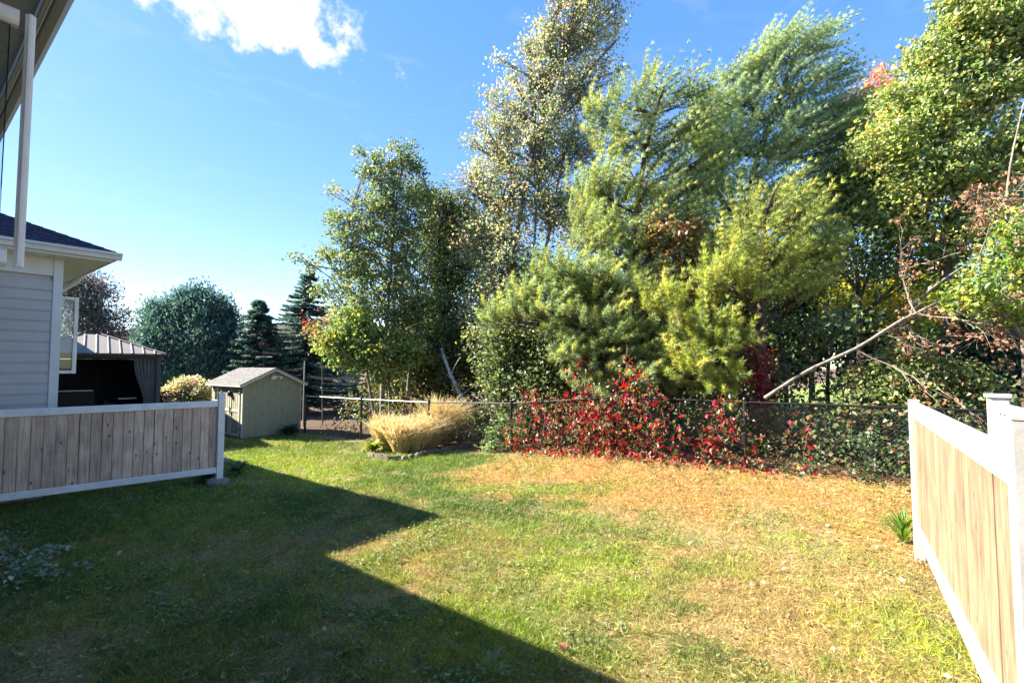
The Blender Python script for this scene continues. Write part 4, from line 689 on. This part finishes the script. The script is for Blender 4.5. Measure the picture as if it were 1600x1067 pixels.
col = pick(VP, n)*np.where(vnoise(p[:, 0], p[:, 2]*3, .5)[:, None] > .42, 1, np.array([[.8, .9, .7]])); link('small_leaves', npmesh('small_leaves', leaves(p, unit3(n)+np.array([0, -.3, -.7]), unit3(n)+np.array([0, -.8, .4]), ln, ln*.6), 3, np.repeat(jit(col), 2, 0)), M['leaf'], VN, kind='stuff')
# red creeper runners up the pine trunk
n = 700; tb = ground_pt(1190, 11.55); p = np.array(tb)+np.stack([rng.normal(0, .16, n), rng.normal(-.1, .16, n), rng.random(n)*2.4+.1], 1); ln = rng.uniform(.07, .13, n)
o = link('trunk_creeper', npmesh('trunk_creeper', leaves(p, unit3(n)+np.array([0, 0, -.8]), unit3(n), ln, ln*.6), 3, np.repeat(jit(pick(VP[:3], n)), 2, 0)), M['leaf']); tag(o, 'deep red creeper clinging to the dark pine trunk', 'vine')

# ------------------------------------------------------------------ ornamental grass bed with scalloped stone edging
gbase = [G(px, py) for px, py in ((606, 701), (626, 706), (650, 704), (672, 700), (692, 694))]
for i, (c, hgt, lab) in enumerate(zip(gbase, (.95, .85, .9, 1.0, 1.4), ('leftmost tan ornamental grass clump beside the yellow hosta', 'second tan ornamental grass clump from the yellow hosta', 'middle clump of the tan ornamental grass row', 'fourth tan ornamental grass clump, next to the tallest', 'tallest tan ornamental grass clump, right end of its row'))):
    n = 1300; a = rng.uniform(0, 6.283, n); r = .18*np.sqrt(rng.random(n)); b = np.array(c)+np.stack([np.cos(a)*r, np.sin(a)*r, np.zeros(n)], 1); out = np.stack([np.cos(a), np.sin(a), np.zeros(n)], 1)
    L0 = hgt*rng.uniform(.35, 1.12, n)[:, None]; t0 = out*rng.uniform(.0, .7, (n, 1))**1.4+np.array([0, 0, 1.]); k1 = b+nrm(t0)*L0*.5; t1 = nrm(nrm(t0)+RA*rng.uniform(-.05, .3, (n, 1))+out*.25); k2 = k1+t1*L0*.3; t2 = nrm(t1+RA*rng.uniform(-.1, .8, (n, 1))+out*.3-np.array([0, 0, .3])); k3 = k2+t2*L0*.25
    s = nrm(np.cross(t0, FA+rng.normal(0, .4, (n, 3)))); w = .009; V = np.stack([b-s*w, b+s*w, k1+s*w, b-s*w, k1+s*w, k1-s*w, k1-s*w, k1+s*w, k2+s*w*.8, k1-s*w, k2+s*w*.8, k2-s*w*.8, k2-s*w*.8, k2+s*w*.8, k3], 1).reshape(-1, 3)
    base = pick([(4, (.62, .47, .22)), (2, (.7, .57, .33)), (1, (.42, .37, .12))], n); col = np.repeat(jit(base, .24, .05), 15, 0)
    root = thing('ornamental_grass', lab, 'ornamental grass', c, 'tan ornamental grasses in the stone edged bed'); link('blades', npmesh('blades', V, 3, col), M['grass'], root, kind='stuff')
    hd = rng.random(n) < .45; q = np.repeat(k2[hd], 10, 0)+np.repeat(t2[hd]*L0[hd]*.25, 10, 0)*rng.random((hd.sum()*10, 1)); ax = np.repeat(t2[hd], 10, 0)+unit3(len(q))*.8
    link('seed_heads', npmesh('seed_heads', needles(q, ax, np.full(len(q), .07), np.full(len(q), .009)), 3, jit(np.repeat([(.74, .64, .42)], len(q), 0), .12, .03)), M['grass'], root, kind='stuff')
ep = [(577, 712), (594, 716), (612, 719), (632, 719), (652, 714), (672, 709), (694, 705), (716, 700), (738, 697), (762, 694), (786, 690)]
SE = thing('stone_edging', 'row of scalloped concrete edging stones round the grass bed', 'edging', G(650, 714)); ed_ = [G(*p) for p in ep]; run = []
for a, b in zip(ed_[:-1], ed_[1:]):
    k = max(1, int(round((b-a).length/.2)))
    for i in range(k): run.append((a+(b-a)*(i/k), (b-a).normalized()))
m = MB(); pr = [(-.095, 0)]+[(.095*math.cos(math.pi-t*math.pi/6), .085+.05*math.sin(t*math.pi/6)) for t in range(7)]+[(.095, 0)]; n = len(pr)
m.add([(x, s*.032, z) for s in (-1, 1) for x, z in pr], [tuple(range(n)), tuple(range(2*n-1, n-1, -1))]+[((i+1) % n, i, n+i, n+(i+1) % n) for i in range(n)]); stm = pymesh('stone', m.v, m.f); stm.materials.append(M['stone'])
for p, d in run:
    o = bpy.data.objects.new('stone', stm); COL.objects.link(o); o.location = (p.x, p.y, gz(p.x, p.y)-.02+float(rng.normal(0, .008))); o.rotation_euler = (float(rng.normal(0, .06)), float(rng.normal(0, .05)), math.atan2(d.y, d.x)+float(rng.normal(0, .08))); o.parent = SE; o.matrix_parent_inverse = SE.matrix_basis.inverted()
# hostas: each leaf a part
def hosta_leaf(ln, wd, c):
    v, f, cs = [], [], []; ns = 6
    for i in range(ns+1):
        t = i/ns; w = wd*math.sin(math.pi*min(1, .08+t*.92))**.8*.5; y = ln*t*(1-.12*t); z = .55*ln*(t-1.25*t*t)
        for s, dz in ((-1, .25), (0, 0), (1, .25)): v.append((s*w, y, z+dz*w))
    for i in range(ns):
        for s in range(2): b = i*3+s; f.append((b, b+1, b+4, b+3))
    me = pymesh('leaf', v, f, True); ca = me.color_attributes.new('Col', 'FLOAT_COLOR', 'POINT'); ca.data.foreach_set('color', np.concatenate([np.clip(np.repeat([c], len(v), 0)*rng.uniform(.85, 1.15, (len(v), 1)), 0, 1), np.ones((len(v), 1))], 1).astype(np.float32).ravel()); me.materials.append(M['leaf']); return me
def hosta(label, c, n, ln, wd, cols, cat='hosta', name='hosta_plant', tilt=(.15, .9)):
    root = thing(name, label, cat, c, None); ms = [hosta_leaf(ln*s, wd*s, np.array(q)) for q in cols for s in (1, .8)]
    for i in range(n):
        o = bpy.data.objects.new('leaf', ms[int(rng.integers(len(ms)))]); COL.objects.link(o); a = i*2.4+float(rng.normal(0, .2)); t = (i+.5)/n; o.location = c+Vector((math.sin(-a), math.cos(a), 0))*.03+UP*(.02+.06*(1-t))
        o.rotation_euler = (tilt[1]-(tilt[1]-tilt[0])*t+float(rng.normal(0, .08)), 0, a); o.parent = root; o.matrix_parent_inverse = root.matrix_basis.inverted()
HG = [(.06, .12, .035), (.085, .15, .045)]; HY = [(.30, .33, .05), (.22, .28, .06)]
hosta('green hosta left of the white post under the left fence', G(322, 752), 34, .42, .13, HG); hosta('green hosta just right of the white post footing', G(369, 742), 26, .36, .11, HG)
hosta('dark hosta at the foot of the shed gable wall', G(452, 681), 44, .5, .16, [(.035, .075, .025), (.05, .09, .03)]); hosta('yellow green hosta at left end of the stone edged bed', G(583, 706), 44, .5, .13, HY)
hosta('small broadleaf weed with upright pale leaves at bottom edge of lawn', G(768, 1062), 7, .16, .045, [(.14, .22, .07)], 'weed', 'broadleaf_weed', (.5, 1.2))
gp_ = G(1412, 768); gp_ = Vector((.06, 7.7, gz(.06, 7.7))); hosta('bright green strap leaved plant beside the far post of right fence', gp_, 44, .46, .03, [(.2, .3, .05), (.15, .25, .045)], 'plant', 'strap_leaf_plant', (.5, 1.35))
fl = hosta_leaf(.11, .075, np.array((.5, .2, .13))); o = link('fallen_leaf', fl, None); p = G(882, 1026); o.location = p+UP*.045; o.rotation_euler = (.3, .2, 1.1); tag(o, 'curled salmon coloured fallen leaf in the shaded grass at bottom', 'leaf')
# plank end and hose by the left fence post
ls = P(352, 708, 11.6); m = MB(); pz = gz(ls.x, ls.y); m.prism((ls.x-1.0, ls.y-.2, pz+.07), (ls.x+.12, ls.y, pz+.07), .2, .09, ch=.01); tag(m.build('stone_step', M['concrete']), 'low stone step showing right of the white fence post', 'step')

# ------------------------------------------------------------------ lawn cover
def scatter(n, d0, d1, a0=-56, a1=53):
    d = np.exp(rng.uniform(math.log(d0), math.log(d1), n)); a = np.radians(rng.uniform(a0, a1, n)); x = d*(np.sin(a)*RA[0]+np.cos(a)*FA[0]); y = d*(np.sin(a)*RA[1]+np.cos(a)*FA[1]); return x, y, d
x, y, d = scatter(800000, 2.7, 23); w = zones(x, y); lawn = (y < fence_y(x)-.3-.25*vnoise(x, y, .4))
bed = np.zeros(len(x), bool)
for c in gbase: bed |= np.hypot(x-c.x, y-c.y) < .3
keep = lawn & ~bed & ~((x > sx0-.1) & (x < sx1+.05) & (y > sy0-.05) & (y < sy1+.05)) & (rng.random(len(x)) > .8*np.clip(w['soil'], 0, 1)) & (rng.random(len(x)) > .35*np.clip(w['orange'], 0, 1)) & (y > .3)
x, y, d = x[keep], y[keep], d[keep]; w = {k: v[keep] for k, v in w.items()}; n = len(x)
r = rng.random((4, n)); col = np.where((vnoise(x+3, y, 2.1)+.3*(r[0]-.5) > .5)[:, None], GREEN, DEEP)
col = np.where((r[0] < w['straw']*.8)[:, None], STRAW, col); col = np.where((r[1] < w['orange']*.8)[:, None], np.where((r[3] < .5)[:, None], ORANGE, STRAW), col); bright = (r[2] < w['green']*.92)[:, None]; col = np.where(bright, np.where((r[3] < .75)[:, None], LIME*.9, GREEN), col)
dry = (col[:, 0] > .2); ln = np.where(dry, rng.uniform(.022, .07, n), rng.uniform(.032, .085, n))*(.7+.45*vnoise(x, y+20, .7)+.5*vnoise(x+3, y, .13))*np.where(bright[:, 0], 1.15, 1)*np.where(rng.random(n) < .05, 1.8, 1); ln *= np.clip(.75+d*.03, .8, 1.2)
lean = unit3(n); lean[:, 2] = np.abs(lean[:, 2])*.3; ax = nrm(lean*np.where(dry, 1.5, .75)[:, None]+np.array([0, 0, .55])+RA*.12); wd = .0058*(d/4)**.7*np.where(dry, .8, 1)
pos = np.stack([x, y, height(x, y)-.004], 1); s = nrm(np.cross(ax, unit3(n)))
V = np.stack([pos-s*wd[:, None]/2, pos+s*wd[:, None]/2, pos+ax*ln[:, None]], 1).reshape(-1, 3)
link('lawn_grass', npmesh('lawn_grass', V, 3, jit(col*(.75+.5*vnoise(x+1, y+2, .1))[:, None], .27, .08)), M['grass'], kind='stuff')
# clover and creeping weeds
x, y, d = scatter(90000, 2.8, 10); q = vnoise(x+50, y, .55)*.6+vnoise(x, y+50, .2)*.4; k = (q+.16*(rng.random(len(x))-.5) > .56) & (y > .3) & (x < .1) & (rng.random(len(x)) < np.clip((-1.2-x)/2.5, .12, 1)); x, y, d = x[k], y[k], d[k]; n = len(x)
pos = np.stack([x, y, height(x, y)+rng.uniform(.015, .05, n)], 1); ln = rng.uniform(.014, .042, n)*(.7+.6*vnoise(x, y, .3)); no = unit3(n)*.5+np.array([0, 0, 1.]); ax = np.cross(no, unit3(n))
link('clover_patches', npmesh('clover_patches', leaves(pos, ax, no, ln, ln*.9, .12), 3, np.repeat(jit(pick([(3, (.15, .20, .06)), (2, (.22, .27, .09)), (1, (.10, .14, .045))], n)), 2, 0)), M['grass'], kind='stuff')
# pale variegated ground cover at the left
n = 1700; c = G(70, 872); x = c.x+rng.normal(0, .55, n); y = c.y+rng.normal(0, .3, n); k = vnoise(x, y, .3) > .42; x, y = x[k], y[k]; n = len(x); pos = np.stack([x, y, height(x, y)+rng.uniform(.03, .1, n)], 1); ln = rng.uniform(.03, .075, n); no = unit3(n)*.8+np.array([0, 0, 1.])
link('variegated_groundcover', npmesh('variegated_groundcover', leaves(pos, np.cross(no, unit3(n)), no, ln, ln*.75, .15), 3, np.repeat(jit(pick([(3, (.30, .36, .22)), (3, (.16, .24, .09)), (1, (.5, .52, .38))], n)), 2, 0)), M['leaf'], kind='stuff')
# fallen pine needles and leaf litter
x, y, d = scatter(120000, 2.7, 16, -50, 53); w = zones(x, y); k = (y < fence_y(x)+1) & (y > .3) & (rng.random(len(x)) < .25+.75*np.clip(w['orange'], 0, 1)); x, y, d = x[k], y[k], d[k]; og = (rng.random(len(x)) < w['orange'][k]*.8)[:, None]; n = len(x); pos = np.stack([x, y, height(x, y)+rng.uniform(.004, .03, n)], 1); ax = unit3(n); ax[:, 2] *= .18
link('fallen_needles', npmesh('fallen_needles', needles(pos, ax, rng.uniform(.07, .12, n), .0045*(d/5)**.8), 3, jit(np.where(og, pick([(3, (.48, .25, .07)), (2, (.55, .34, .13)), (1, (.3, .14, .05))], n), pick([(2, (.5, .4, .19)), (1, (.34, .25, .12))], n)), .25)), M['litter'], kind='stuff')
x, y, d = scatter(16000, 2.8, 18); fy = fence_y(x); pr = np.clip(.02+.9*np.exp(-np.abs(fy-y)/1.1)+.35*sstep((x+2)/2)*sstep((y-4)/3)+.06*(vnoise(x, y, .8) > .6), 0, 1); k = (rng.random(len(x)) < pr) & (y < fy+4) & (y > .3); x, y = x[k], y[k]; n = len(x); fy = fy[k]
pos = np.stack([x, y, height(x, y)+rng.uniform(.02, .05, n)], 1); ln = rng.uniform(.03, .07, n); no = unit3(n)*.8+np.array([0, 0, 1.]); nearf = np.exp(-np.abs(fy-y)/.7)
col = np.where((rng.random(n) < nearf*.55)[:, None], pick([(3, (.40, .05, .05)), (2, (.45, .16, .10)), (1, (.5, .28, .2))], n), pick([(3, (.34, .23, .12)), (2, (.28, .16, .08)), (1, (.45, .36, .24)), (1, (.17, .1, .06))], n))
link('leaf_litter', npmesh('leaf_litter', leaves(pos, np.cross(no, unit3(n)), no, ln, ln*.7, .25), 3, np.repeat(jit(col, .18), 2, 0)), M['litter'], kind='stuff')
